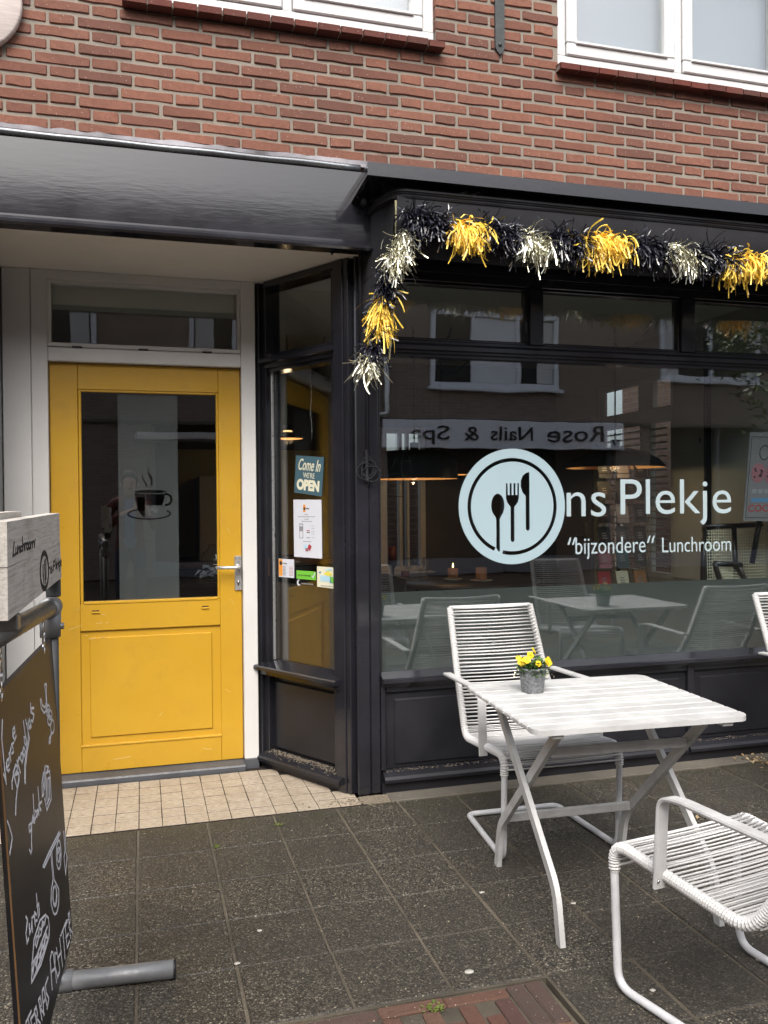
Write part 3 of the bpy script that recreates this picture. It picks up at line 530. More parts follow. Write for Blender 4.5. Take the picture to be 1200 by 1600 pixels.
def brick_bm(w_, var, r_):
    """a hand-moulded brick: worn arrises, wavering edges, open at the back"""
    bm = BM(); h_ = 0.0218; c_ = 0.0042; cols = []
    for k, x_ in enumerate((-w_/2, -w_/2+c_, -w_/6, w_/6, w_/2-c_, w_/2)):
        e = c_*1.1 if k in (0, 5) else 0.0; J = lambda s_=0.0020: r_.uniform(-s_, s_); dx = J(0.0016)
        zt, zb = h_+J(0.0024)-e*0.4, -h_+J(0.0024)+e*0.4
        cols.append([bm.verts.new(p) for p in ((x_+dx, 0.05, zt), (x_+dx, c_+e, zt), (x_+dx, e+J(0.0012)-0.0015, zt-c_), (x_+dx, e+J(0.0012)-0.0015, zb+c_), (x_+dx, c_+e, zb), (x_+dx, 0.05, zb))])
    for a, b in zip(cols, cols[1:]):
        for q in range(5): bm.faces.new((a[q], a[q+1], b[q+1], b[q]))
    bm.faces.new(cols[0][::-1]); bm.faces.new(cols[-1]); bmesh.ops.recalc_face_normals(bm, faces=bm.faces[:])
    return bm
rb = random.Random(5); mass = BM()
for n_, (xc, zc, w_) in enumerate(bricks):
    dy = rb.uniform(-0.002, 0.002); dz = rb.uniform(-0.0018, 0.0018)
    if n_ < 300:
        k = (round(w_, 2), rb.randrange(9))
        if k not in bme:
            bm = brick_bm(w_, k[1], rb); me = bpy.data.meshes.new('brick'); bm.to_mesh(me); bm.free(); me.materials.append(MATS['brick_red']); bme[k] = me
        add_piece('brick', bme[k], (xc+rb.uniform(-.0015, .0015), dy, zc+dz), wall, (rb.uniform(-.01, .01), rb.uniform(-.006, .006), 0))
    else:
        bm = brick_bm(w_, 0, rb); me = bpy.data.meshes.new('t'); bm.to_mesh(me); bm.free(); me.transform(Matrix.Translation((xc, dy, zc+dz))); mass.from_mesh(me); bpy.data.meshes.remove(me)
tag(obj('further_bricks', mass, 'brick_red', wall), kind='stuff')
# masonry piers to the ground at both ends and the building's outer shell
obj('brick_pier', box(3.80, 4.30, 0.0, 0.22, -0.03, 2.93), 'brick_far', bld)
obj('side_pier', box(-1.80, -0.70, 0.0, 0.22, -0.03, 2.56), 'black_paint', bld)
bm = BM(); cbox(bm, -1.8, -1.62, 0.22, 3.5, -0.03, 4.62); cbox(bm, -1.62, 3.62, 3.38, 3.5, 2.70, 4.62); cbox(bm, -1.8, 4.3, 0.0, 3.5, 4.62, 4.75); cbox(bm, 3.76, 4.3, 0.22, 3.5, 2.70, 4.62)
cbox(bm, -1.62, 3.76, 0.50, 0.56, 2.95, 4.62)
obj('outer_shell', bm, 'brick_far', bld)

# ---- upper windows
def upper_window(x0, x1, z0, z1, fx):
    w_ = thing('upper_window', (0, 0, 0)); w_.parent = bld
    bm = BM(); c = 0.004
    cbox(bm, x0, x1, 0.028, 0.10, z0, z0+0.062, c); cbox(bm, x0, x1, 0.03, 0.10, z1-0.06, z1, c); cbox(bm, x0, x0+0.055, 0.03, 0.10, z0+0.06, z1-0.06, c); cbox(bm, x1-0.055, x1, 0.03, 0.10, z0+0.06, z1-0.06, c)
    cbox(bm, fx-0.022, fx+0.022, 0.031, 0.10, z0+0.06, z1-0.06, c)
    obj('frame', bm, 'upvc_white', w_)
    for a, b in ((x0+0.055, fx-0.022), (fx+0.022, x1-0.055)):
        bm = BM(); f = 0.062; zb = z0+0.064; zt = z1-0.062
        cbox(bm, a+0.003, b-0.003, 0.018, 0.08, zb, zb+f, 0.006); cbox(bm, a+0.003, b-0.003, 0.018, 0.08, zt-f, zt, 0.006); cbox(bm, a+0.003, a+f, 0.018, 0.08, zb+f, zt-f, 0.006); cbox(bm, b-f, b-0.003, 0.018, 0.08, zb+f, zt-f, 0.006)
        cbox(bm, a+f-0.012, b-f+0.012, 0.006, 0.03, zb+f-0.006, zb+f+0.008, 0.003)
        obj('sash', bm, 'upvc_white', w_)
        obj('pane', box(a+f-0.004, b-f+0.004, 0.048, 0.054, zb+f-0.004, zt-f+0.004), 'window_glass', w_)
        obj('blind', box(a+0.02, b-0.02, 0.13, 0.132, zb, zt), 'blind_white', w_)
        bm = BM(); cbox(bm, b-f-0.05, b-f-0.02, 0.09, 0.11, zb+f+0.02, zb+f+0.032, 0.003); obj('window_handle', bm, 'aluminium', w_)
    n = int((x1-x0+0.03)/0.1055)+1; sx0 = x0-0.014
    for k in range(n):
        a = sx0+0.1055*k; b = min(a+0.099, x1+0.025)
        if b-a < 0.03: continue
        bm = BM(); profX(bm, [(-0.058, z0-0.048+rb.uniform(-.002, .002)), (0.05, z0-0.046), (0.05, z0-0.004), (-0.052, z0-0.016+rb.uniform(-.002, .002)), (-0.060, z0-0.022)], a, b)
        obj('sill_brick', bm, 'brick_sill', w_)
    obj('sill_mortar', box(sx0, x1+0.02, -0.040, 0.055, z0-0.044, z0-0.020), 'mortar', w_)
    return w_
upper_window(-0.040, 1.368, 3.586, 4.40, 0.664)
upper_window(2.010, 3.420, 3.572, 4.40, 2.715)
# ---- wall anchor and round wooden sign
bm = BM(); prism(bm, [(1.665, 4.3), (1.719, 4.3), (1.716, 3.60), (1.706, 3.582), (1.692, 3.568), (1.678, 3.582), (1.668, 3.60)], lambda a, b: (a, -0.014, b), lambda a, b: (a, -0.001, b))
lathe(bm, [(0.009, 0.0), (0.009, -0.004), (0.003, -0.007)], (1.692, -0.014, 3.615), 12, 0, 'Y')
obj('wall_anchor', bm, 'iron', bld)
bm = BM(); lathe(bm, [(0.0, 0.0), (0.215, 0.0), (0.222, -0.006), (0.222, -0.03), (0.215, -0.036), (0.0, -0.036)], (-0.670, -0.004, 3.475), 48, 0, 'Y')
dsc = obj('round_sign', bm, 'disc_wood'); tag(dsc, 'round whitewashed wooden sign on the brick wall at the upper left corner', 'sign')

# ---- fascia over the entrance
fas = thing('fascia', (0, 0, 0)); fas.parent = bld
bm = BM(); profX(bm, [(-0.052, 2.600), (-0.050, 2.918), (0.0, 2.935), (0.005, 2.935), (0.005, 2.600)], -1.9, 1.028); obj('fascia_board', bm, 'black_paint_old', fas)
bm = BM(); profX(bm, [(-0.070, 2.557), (-0.077, 2.566), (-0.077, 2.578), (-0.066, 2.592), (-0.053, 2.604), (0.005, 2.604), (0.005, 2.557)], -1.9, 1.030); obj('drip_moulding', bm, 'black_paint_old', fas)
bm = BM(); pts = [(-1.9+0.06*k, -0.044, 2.938+0.0015*math.sin(k*0.9)) for k in range(49)]; sweep(bm, pts, 0.0165, 10); obj('roof_edge_roll', bm, 'roll_metal', fas, True)
bm = BM(); rows = []
for k in range(60):
    x_ = -1.9+2.94*k/59; rows.append([bm.verts.new((x_, -0.03, 2.950)), bm.verts.new((x_, -0.012, 2.962+rb.uniform(-.002, .002))), bm.verts.new((x_, -0.0055, 2.972+rb.uniform(-.002, .002))), bm.verts.new((x_, -0.005, 2.988+rb.uniform(-.004, .006)))])
for a, b in zip(rows, rows[1:]):
    for q in range(3): bm.faces.new((a[q], b[q], b[q+1], a[q+1]))
obj('lead_flashing', bm, 'lead_grey', fas)
# ---- soffit of the recess
sof = thing('soffit', (0, 0, 0)); sof.parent = bld
xs_ = [-1.6, -0.36, 0.56]
obj('soffit_panel', box(-1.6, 1.05, 0.0, 0.80, 2.581, 2.62, c=0.002), 'white_soffit', sof)
bm = BM(); lathe(bm, [(0.004, 0), (0.004, -0.016), (0.008, -0.02), (0.003, -0.03)], (0.86, 0.02, 2.581), 8); obj('cup_hook', bm, 'iron', sof)

# ---- door frame, transom light, threshold
dfr = thing('door_frame', (0, 0, 0)); dfr.parent = bld
bm = BM(); YF = 0.700
cbox(bm, -0.516, -0.440, YF, 0.80, 0.045, 2.58, 0.003); cbox(bm, 0.515, 0.590, YF, 0.80, 0.050, 2.58, 0.003); cbox(bm, -0.440, 0.515, YF+0.001, 0.80, 2.536, 2.58, 0.003); cbox(bm, -0.440, 0.515, YF+0.002, 0.80, 2.128, 2.196, 0.004)
cbox(bm, -0.440, 0.515, YF+0.012, 0.80, 2.200, 2.222, 0.004)
cbox(bm, -0.440, -0.424, YF+0.02, 0.80, 2.222, 2.536, 0.002); cbox(bm, 0.499, 0.515, YF+0.02, 0.80, 2.222, 2.536, 0.002); cbox(bm, -0.424, 0.499, YF+0.02, 0.80, 2.518, 2.536, 0.002)
obj('frame', bm, 'white_paint', dfr)
for xv in (-0.30, 0.02, 0.34): obj('drain_slot', box(xv-0.024, xv+0.024, YF-0.0015, YF+0.014, 2.1975, 2.2035), 'shop_dark', dfr)
obj('transom_pane', box(-0.426, 0.501, YF+0.045, YF+0.051, 2.216, 2.522), 'door_glass', dfr)
obj('roller_blind', box(-0.42, 0.49, YF+0.085, YF+0.088, 2.40, 2.55), 'wall_green', dfr)
obj('stone_foot', box(0.514, 0.592, YF-0.003, 0.80, -0.004, 0.050, c=0.003), 'bluestone', dfr); obj('stone_foot', box(-0.66, -0.439, YF-0.003, 0.80, -0.004, 0.045, c=0.003), 'bluestone', dfr)
bm = BM(); profX(bm, [(0.662, -0.004), (0.662, 0.022), (0.668, 0.030), (0.745, 0.040), (0.82, 0.040), (0.82, -0.004)], -0.439, 0.514); obj('threshold', bm, 'bluestone', dfr)
obj('side_panel', box(-0.648, -0.518, YF+0.004, 0.80, 0.045, 2.579, c=0.003), 'white_paint', dfr)
obj('side_post', box(-0.71, -0.650, 0.22, 0.80, -0.004, 2.579, c=0.003), 'black_paint', dfr)

# ---- the yellow door
door = thing('door', (0, 0, 0)); door.parent = bld; tag(door, 'yellow wooden door with glass upper half')
YD = 0.742; bm = BM(); c = 0.0025; D0, D1, DB, DT = -0.437, 0.512, 0.043, 2.124
gx0, gx1, gz0, gz1 = -0.300, 0.388, 0.903, 1.995; px0, px1, pz0, pz1 = -0.306, 0.398, 0.176, 0.764
cbox(bm, D0, gx0-0.004, YD, YD+0.04, DB, DT, c); cbox(bm, gx1+0.010, D1, YD, YD+0.04, DB, DT, c)
cbox(bm, gx0-0.0035, gx1+0.0095, YD, YD+0.04, gz1, DT, c); cbox(bm, gx0-0.0035, gx1+0.0095, YD, YD+0.04, pz1, gz0, c); cbox(bm, gx0-0.0035, gx1+0.0095, YD, YD+0.04, DB, pz0, c)
for (a0, a1, b0, b1) in ((gx0, gx1+0.006, gz0, gz1),):      # glazing bead
    cbox(bm, a0-0.002, a0+0.012, YD+0.006, YD+0.04, b0, b1, 0.003); cbox(bm, a1-0.008, a1+0.004, YD+0.006, YD+0.04, b0, b1, 0.003); cbox(bm, a0+0.012, a1-0.008, YD+0.006, YD+0.04, b1-0.012, b1+0.001, 0.003); cbox(bm, a0+0.012, a1-0.008, YD-0.004, YD+0.04, b0-0.004, b0+0.010, 0.003)
cbox(bm, px0-0.004, px1+0.004, YD-0.005, YD+0.02, pz0-0.006, pz0+0.006, 0.003)
obj('leaf', bm, 'yellow_paint', door)
bm = BM(); q = 0.045
prism(bm, [(px0-0.003, pz0), (px1+0.003, pz0), (px1+0.003, pz1), (px0-0.003, pz1)], lambda a, b: (a, YD+0.014, b), lambda a, b: (a, YD+0.03, b))
cbox(bm, px0+q, px1-q, YD+0.005, YD+0.02, pz0+q*0.9, pz1-q*0.8, 0.004)
obj('panel', bm, 'yellow_paint', door)
obj('pane', box(gx0+0.008, gx1, YD+0.018, YD+0.024, gz0+0.006, gz1-0.006), 'door_glass', door)
for xv in (-0.230, 0.320): obj('vent_slot', box(xv-0.019, xv+0.019, YD-0.001, YD+0.01, 0.862, 0.870, c=0.002), 'shop_dark', door)
for xv in (-0.230, 0.320): obj('slot_hood', box(xv-0.020, xv+0.020, YD-0.007, YD+0.002, 0.853, 0.8605, c=0.002), 'yellow_paint', door)
hd = thing('handle', (0, 0, 0)); hd.parent = door
obj('back_plate', box(0.474, 0.511, YD-0.011, YD+0.001, 0.945, 1.130, c=0.004), 'aluminium', hd)
bm = BM(); sweep(bm, fillet([(0.493, YD-0.008, 1.070), (0.493, YD-0.058, 1.070), (0.372, YD-0.058, 1.072)], 0.016, 6), 0.0088, 12); lathe(bm, [(0.014, 0), (0.014, -0.012)], (0.493, YD-0.009, 1.070), 16, 0, 'Y'); obj('lever', bm, 'aluminium', hd, True)
bm = BM(); lathe(bm, [(0.0085, 0), (0.0085, -0.008)], (0.493, YD-0.009, 0.992), 14, 0, 'Y'); cbox(bm, 0.4885, 0.4975, YD-0.016, YD-0.01, 0.972, 0.992, 0.002); obj('lock_cylinder', bm, 'steel_plain', hd)
rd = random.Random(14)
for (xa, za, xb, zb, wd_) in ((-0.36, 0.775, -0.30, 0.795, 0.0022), (-0.262, 0.722, -0.232, 0.727, 0.0030), (-0.205, 0.728, -0.190, 0.729, 0.0030), (-0.285, 0.742, -0.27, 0.742, 0.0020), (-0.20, 0.846, -0.185, 0.845, 0.0026), (-0.225, 0.802, -0.20, 0.803, 0.0022), (-0.18, 0.803, -0.168, 0.803, 0.0022), (-0.318, 0.875, -0.312, 0.876, 0.0030), (0.42, 0.42, 0.445, 0.405, 0.0018), (0.30, 0.115, 0.345, 0.108, 0.0022), (-0.15, 0.098, -0.07, 0.104, 0.0020), (0.455, 0.90, 0.467, 0.87, 0.0016), (0.08, 0.30, 0.095, 0.325, 0.0016), (0.44, 1.28, 0.452, 1.255, 0.0016)):
    bm = BM(); n_s = 4; pts_ = [(lerp(xa, xb, k/n_s)+rd.uniform(-.002, .002), lerp(za, zb, k/n_s)+rd.uniform(-.002, .002)) for k in range(n_s+1)]; inp = px0 < xa < px1 and pz0 < za < pz1
    flatstroke(bm, pts_, wd_, lambda a, b, h_: (a, (YD+0.0048 if inp else YD-0.0002)-h_, b), 0.0003); obj('scratch', bm, 'paint_chip', door)
# frosted strip with the cut-out coffee cup
def circ(cx, cy, rx, ry, n=40, a0=0, a1=360): return [(cx+rx*math.cos(R(lerp(a0, a1, k/n))), cy+ry*math.sin(R(lerp(a0, a1, k/n)))) for k in range(n if abs(a1-a0) >= 360 else n+1)]
strip = [(-0.112, 0.912), (0.188, 0.912), (0.188, 1.985), (-0.112, 1.985)]
cupl = [(-0.032, 1.468), (-0.028, 1.42), (-0.016, 1.375), (0.006, 1.345), (0.020, 1.340), (0.020, 1.462), (-0.010, 1.463)]
cupr = [(0.023, 1.402), (0.105, 1.402), (0.114, 1.43), (0.120, 1.462), (0.023, 1.463)]
rim = circ(0.045, 1.474, 0.082, 0.009, 40)
hnd = circ(0.128, 1.432, 0.030, 0.034, 18, -110, 110)+circ(0.128, 1.432, 0.019, 0.023, 18, 110, -110)
sau = circ(0.040, 1.358, 0.110, 0.030, 40, 120, 395)+circ(0.040, 1.358, 0.102, 0.022, 40, 395, 120)
st1 = [(0.012, 1.568), (0.010, 1.545), (0.028, 1.518), (0.034, 1.500), (0.026, 1.497), (0.018, 1.520), (0.004, 1.545)]
st2 = [(0.046, 1.602), (0.038, 1.578), (0.058, 1.545), (0.058, 1.515), (0.046, 1.498), (0.050, 1.530), (0.032, 1.575)]
sau = [p for p in sau]
me = curve_mesh('strip', [strip, cupl, cupr, rim, hnd, st1, st2], extrude=0.0004); on_facade(me, YD+0.026); o = obj('frosted_strip', me, 'frost_film_door', door)
bm = BM()
for a, b in zip(circ(0.040, 1.358, 0.106, 0.027, 40, 125, 390), circ(0.040, 1.358, 0.106, 0.027, 40, 125, 390)[1:]): flatstroke(bm, [a, b], 0.008, lambda u_, v_, h_: (u_, YD+0.0255-h_, v_), 0.0004)
obj('saucer_print', bm, 'ink', door)
bm = BM(); cbox(bm, 0.023, 0.104, YD+0.0262, YD+0.027, 1.345, 1.400); obj('cup_card', bm, 'paper', door)
me = fit(curve_mesh('ag', text='Ag', size=0.1, extrude=0.0003), 0.040, 0.085, 1.362, 1.392); on_facade(me, YD+0.0255); obj('cup_lettering', me, 'ink_grey', door)

# ---- shopfront frame
shp = thing('shopfront', (0, 0, 0)); shp.parent = bld
YS = 0.112; c = 0.004
bm = BM()
cbox(bm, 0.985, 1.050, YS-0.006, 0.23, 0.0, 2.95, 0.006); cbox(bm, 1.052, 1.102, YS+0.004, 0.23, 0.0, 2.95, 0.005)          # corner post in two strips
cbox(bm, 3.690, 3.800, YS-0.004, 0.23, 0.0, 2.93, c)
cbox(bm, 1.102, 3.690, YS+0.006, 0.22, 2.490, 2.95, c)                                                                          # head beam
cbox(bm, 1.102, 3.690, YS-0.010, 0.10, 2.530, 2.560, c)
obj('post_and_head', bm, 'black_paint', shp)
bm = BM(); profX(bm, [(YS-0.022, 2.150), (YS-0.022, 2.168), (YS+0.01, 2.186), (YS+0.01, 2.198), (0.20, 2.198), (0.20, 2.120), (YS+0.012, 2.120), (YS+0.012, 2.132), (YS-0.004, 2.136), (YS-0.004, 2.146)], 1.1025, 3.6895); obj('transom_rail', bm, 'black_paint', shp)
bm = BM()
for a, b in ((1.890, 1.988), (2.780, 2.888)):
    cbox(bm, a+0.012, b-0.012, YS-0.002, 0.20, 2.1985, 2.4895, c); cbox(bm, a, b, YS+0.018, 0.19, 2.1985, 2.4895, c)
for a, b in ((1.1025, 1.8895), (1.9885, 2.7795), (2.8885, 3.6895)):
    cbox(bm, a, b, YS+0.020, 0.185, 2.1985, 2.215, c); cbox(bm, a, b, YS+0.020, 0.185, 2.476, 2.4895, c)
obj('transom_mullion', bm, 'black_paint', shp)
for a, b in ((1.110, 1.888), (1.990, 2.778), (2.890, 3.688)):
    obj('transom_pane', box(a, b, 0.150, 0.156, 2.208, 2.482), 'window_glass', shp)
bm = BM(); profX(bm, [(YS-0.045, 0.540), (YS-0.045, 0.556), (YS-0.038, 0.562), (0.148, 0.582), (0.20, 0.582), (0.20, 0.520), (YS-0.02, 0.520), (YS-0.02, 0.534)], 1.104, 3.688); obj('window_sill', bm, 'black_paint', shp)
obj('window_bead', box(1.1022, 1.116, YS+0.022, 0.185, 0.5825, 2.1195, c=0.003), 'black_paint', shp); obj('window_bead', box(3.676, 3.6898, YS+0.022, 0.185, 0.5825, 2.1195, c=0.003), 'black_paint', shp)
obj('pane', box(1.108, 3.684, 0.150, 0.156, 0.578, 2.124), 'window_glass', shp)
bm = box(1.112, 3.680, 0.1575, 0.1585, 0.580, 0.968); obj('frosted_film', bm, 'frost_film', shp)
# plinth panels
bm = BM(); cbox(bm, 1.104, 3.688, YS+0.030, 0.20, 0.0, 0.5195); obj('plinth_back', bm, 'black_wood_dirty', shp)
bm = BM()
for a, b in ((1.104, 1.128), (2.822, 2.862), (3.66, 3.688)): cbox(bm, a, b, YS-0.002, 0.15, 0.110, 0.5195, c)
cbox(bm, 1.128, 2.822, YS+0.004, 0.15, 0.485, 0.5195, c); cbox(bm, 2.862, 3.66, YS+0.004, 0.15, 0.485, 0.5195, c)
obj('plinth_frame', bm, 'black_paint', shp)
for a, b in ((1.128, 2.822), (2.862, 3.66)):
    bm = BM(); cbox(bm, a+0.045, b-0.045, YS+0.012, 0.15, 0.130, 0.450, 0.006); cbox(bm, a+0.001, b-0.001, YS+0.022, 0.15, 0.112, 0.484); obj('plinth_panel', bm, 'black_wood_dirty', shp)
for a, b in ((1.112, 2.800), (2.815, 3.680)):
    bm = BM(); profX(bm, [(YS-0.036, 0.058), (YS-0.036, 0.072), (YS-0.024, 0.084), (YS+0.03, 0.110), (0.15, 0.110), (0.15, 0.050), (YS-0.02, 0.050)], a, b); obj('plinth_ledge', bm, 'black_wood_dirty', shp)
bm = box(1.104, 3.688, YS-0.008, 0.15, 0.0, 0.0495); obj('base_board', bm, 'black_wood_dirty', shp)
bm = BM()
for k in range(650):                       # grit lying on the ledge
    a = rb.uniform(1.12, 3.6); r_ = rb.uniform(0.0008, 0.0022); y_ = YS+0.004+abs(rb.gauss(0, 0.012)); z_ = 0.096+(y_-YS)*0.45
    if y_ > YS+0.028: continue
    cbox(bm, a-r_, a+r_, y_-r_, y_+r_, z_-0.002, z_+r_)
tag(obj('ledge_grit', bm, 'dust_sand', shp), kind='stuff')
# cleat with the awning cord on the post
clt = thing('cord_cleat', (0, 0, 0)); clt.parent = shp
obj('cleat', box(1.028, 1.044, YS-0.030, YS-0.012, 1.505, 1.660, c=0.005), 'black_metal', clt)
bm = BM()
for q in range(4):
    sweep(bm, [(1.040+(0.030+0.006*q)*math.cos(a)+0.010*q*(0.5 if q % 2 else -0.6), YS-0.022-0.003*q, 1.580+(0.048-0.004*q)*math.sin(a)-0.012*q) for a in [k*2*math.pi/24 for k in range(25)]], 0.0032, 6)
sweep(bm, [(1.038, YS-0.016, 1.65), (1.042, YS-0.014, 2.2), (1.046, YS-0.014, 2.7)], 0.003, 6)
obj('cord', bm, 'black_fabric', clt, True)

# ---- window lettering and round emblem on the big pane
YL = 0.1485; CX, CZ, RR = 1.818, 1.382, 0.294
def cc(r_, a0, a1, n=60): return [(CX+r_*math.cos(R(lerp(a0, a1, k/n))), CZ+r_*math.sin(R(lerp(a0, a1, k/n)))) for k in range(n+1)]
k_ = RR/307.5                                # emblem drawn on a 615 unit wide disc centred at (817,418) of the traced enlargement
def E_(x_, y_): return (CX+(x_-817)*k_, CZ-(y_-418)*k_*0.925)
ringp = cc(0.247, -104, 245, 70)+cc(0.228, 245, -104, 70)
spoon = [E_(731+38*math.cos(a), 412+68*math.sin(a)) for a in [R(x_) for x_ in range(115, 425, 12)]]+[E_(742, 490), E_(742, 672), E_(735, 678), E_(721, 655), E_(721, 490)]
fork = [E_(*p) for p in [(778, 285), (787, 285), (789, 352), (800, 352), (800, 285), (811, 285), (811, 352), (822, 352), (822, 285), (833, 285), (833, 352), (844, 352), (844, 285), (853, 285), (853, 370), (846, 395), (826, 422), (826, 612), (821, 622), (810, 622), (804, 612), (804, 422), (785, 395), (778, 370)]]
knife = [E_(*p) for p in [(915, 220), (915, 548), (910, 558), (898, 558), (892, 548), (892, 358), (874, 338), (864, 305), (864, 270), (876, 240), (896, 224)]]
me = curve_mesh('emblem', [circ(CX, CZ, RR, RR, 96), ringp, spoon, fork, knife], extrude=0.0004); on_facade(me, YL); obj('emblem', me, 'vinyl_blue', shp)
def win_text(txt, x0, x1, z0, z1, name='lettering', off=0.0, sp=1.0):
    me = fit(curve_mesh(name, text=txt, size=0.3, extrude=0.0004, offset=off, spacing=sp), x0, x1, z0, z1); on_facade(me, YL); return obj(name, me, 'vinyl_white', shp)
win_text('ns', 2.122, 2.352, 1.325, 1.452, off=-0.001); win_text('Plekje', 2.438, 3.128, 1.272, 1.520, off=-0.001)
def quote(x0, z0):
    bm = BM()
    for q in (0, 0.026): prism(bm, [(x0+q, z0), (x0+q+0.011, z0), (x0+q+0.022, z0+0.038), (x0+q+0.014, z0+0.038)], lambda a, b: (a, YL-0.0004, b), lambda a, b: (a, YL+0.0004, b))
    obj('quote_mark', bm, 'vinyl_white', shp)
quote(2.126, 1.180); quote(2.596, 1.180)
win_text('bijzondere', 2.172, 2.588, 1.102, 1.216, off=-0.001); win_text('Lunchroom', 2.690, 3.126, 1.126, 1.206, off=-0.001)

# ---- angled side window of the entrance
A_, B_ = Vector((0.596, 0.731, 0)), Vector((0.937, 0.155, 0)); u_ = (B_-A_).normalized(); n_ = Vector((-u_.y, u_.x, 0))
MA = Matrix(((u_.x, n_.x, 0, A_.x), (u_.y, n_.y, 0, A_.y), (0, 0, 1, 0), (0, 0, 0, 1)))
aw = thing('angled_window', (0, 0, 0)); aw.parent = bld
def ab(bm, t0, t1, o0, o1, z0, z1, c=0.004): cbox(bm, t0, t1, o0, o1, z0, z1, c, 0, MA)
bm = BM(); ab(bm, -0.005, 0.026, 0.0, 0.12, 0, 2.58); ab(bm, 0.028, 0.062, 0.018, 0.12, 0, 2.5795); ab(bm, 0.600, 0.668, 0.0, 0.12, 0, 2.58); ab(bm, 0.566, 0.598, 0.02, 0.12, 0, 2.5795)
ab(bm, 0.670, 0.70, 0.006, 0.06, 0, 2.579); ab(bm, 0.062, 0.600, 0.004, 0.12, 2.545, 2.58)
obj('frame', bm, 'black_paint', aw)
def aprof(bm, poly, t0, t1): prism(bm, poly, lambda o_, z_: MA @ Vector((t0, o_, z_)), lambda o_, z_: MA @ Vector((t1, o_, z_)))
bm = BM(); aprof(bm, [(-0.012, 2.150), (-0.012, 2.166), (0.02, 2.182), (0.02, 2.198), (0.11, 2.198), (0.11, 2.104), (0.03, 2.104), (0.03, 2.118), (0.012, 2.124), (0.012, 2.140)], 0.027, 0.612); obj('transom_rail', bm, 'black_paint', aw)
bm = BM(); aprof(bm, [(-0.045, 0.528), (-0.045, 0.544), (-0.038, 0.550), (0.07, 0.572), (0.11, 0.572), (0.11, 0.500), (-0.012, 0.500), (-0.012, 0.520)], 0.012, 0.640); obj('window_sill', bm, 'black_paint', aw)
bm = BM(); aprof(bm, [(-0.030, 0.040), (-0.030, 0.056), (-0.02, 0.066), (0.045, 0.092), (0.11, 0.092), (0.11, 0.036)], 0.010, 0.648); obj('plinth_ledge', bm, 'black_wood_dirty', aw)
bm = BM(); ab(bm, 0.062, 0.600, 0.062, 0.11, 0.09, 0.4995, 0); ab(bm, 0.085, 0.552, 0.045, 0.08, 0.105, 0.462, 0.006); obj('plinth_panel', bm, 'black_wood_dirty', aw)
bm = BM(); ab(bm, 0.0, 0.665, 0.002, 0.11, 0.0, 0.0355, 0.002); obj('base_board', bm, 'black_wood_dirty', aw)
bm = BM(); ab(bm, 0.055, 0.575, 0.066, 0.072, 2.195, 2.548, 0); obj('upper_pane', bm, 'door_glass', aw)
bm = BM(); ab(bm, 0.055, 0.575, 0.066, 0.072, 0.568, 2.108, 0); obj('lower_pane', bm, 'door_glass', aw)
bm = BM(); ab(bm, 0.0625, 0.070, 0.050, 0.066, 0.572, 2.104, 0.002); obj('rubber_seal', bm, 'aluminium', aw)
bm = BM(); ab(bm, 0.064, 0.566, 0.0735, 0.0745, 0.575, 0.985, 0)
obj('frosted_film', bm, 'frost_film_side', aw)
bm = BM()
for k in range(600):
    t_ = rb.uniform(0.03, 0.62); o_ = 0.044-abs(rb.gauss(0, 0.018)); r_ = rb.uniform(0.001, 0.0028)
    if o_ < -0.02: continue
    z_ = 0.066+(o_+0.02)*0.4; cbox(bm, t_-r_, t_+r_, o_-r_, o_+r_, z_-0.002, z_+r_*0.9, 0, 0, MA)
tag(obj('ledge_grit', bm, 'dust_sand', aw), kind='stuff')

# ============================================================ AWNING
awn = thing('awning', (2.35, -0.02, 2.05), 'folded black awning under a black hood above the shop window', 'awning')
AX0, AX1 = 0.935, 3.86
bm = BM(); cbox(bm, AX0, AX1, -0.345, -0.001, 2.806, 2.842, 0.003); profX(bm, [(-0.352, 2.790), (-0.352, 2.846), (-0.340, 2.846), (-0.340, 2.790)], AX0-0.002, AX1+0.002)
prism(bm, [(0.0, 2.805), (-0.338, 2.805), (-0.338, 2.795), (-0.03, 2.775), (0.0, 2.775)], lambda y, z: (AX0, y, z), lambda y, z: (AX0+0.018, y, z))
obj('hood', bm, 'black_paint', awn)
for xv in (1.045, 2.05, 3.1):
    bm = BM(); sweep(bm, fillet([(xv, -0.02, 2.79), (xv, -0.16, 2.79), (xv, -0.20, 2.74)], 0.02, 4), 0.006, 6, sec=[(-0.012, -0.003), (0.012, -0.003), (0.012, 0.003), (-0.012, 0.003)]); obj('bracket', bm, 'black_metal', awn)
FX0, FX1, FY = 1.050, 3.80, -0.295
# front bar with ridges, bent back at the left corner
prof = [(-0.016, -0.022), (0.016, -0.022), (0.020, -0.012), (0.014, -0.008), (0.020, -0.003), (0.014, 0.002), (0.020, 0.008), (0.016, 0.016), (-0.016, 0.018)]
bm = BM(); path = fillet([(1.02, 0.06, 2.735), (1.04, -0.16, 2.745), (1.075, FY, 2.742), (1.30, FY, 2.742), (FX1, FY, 2.742)], [0, .06, .08, 0, 0], 8); sweep(bm, path, 0.02, sec=[(a, b) for a, b in prof], up0=(0, 0, 1)); obj('front_bar', bm, 'black_metal', awn)
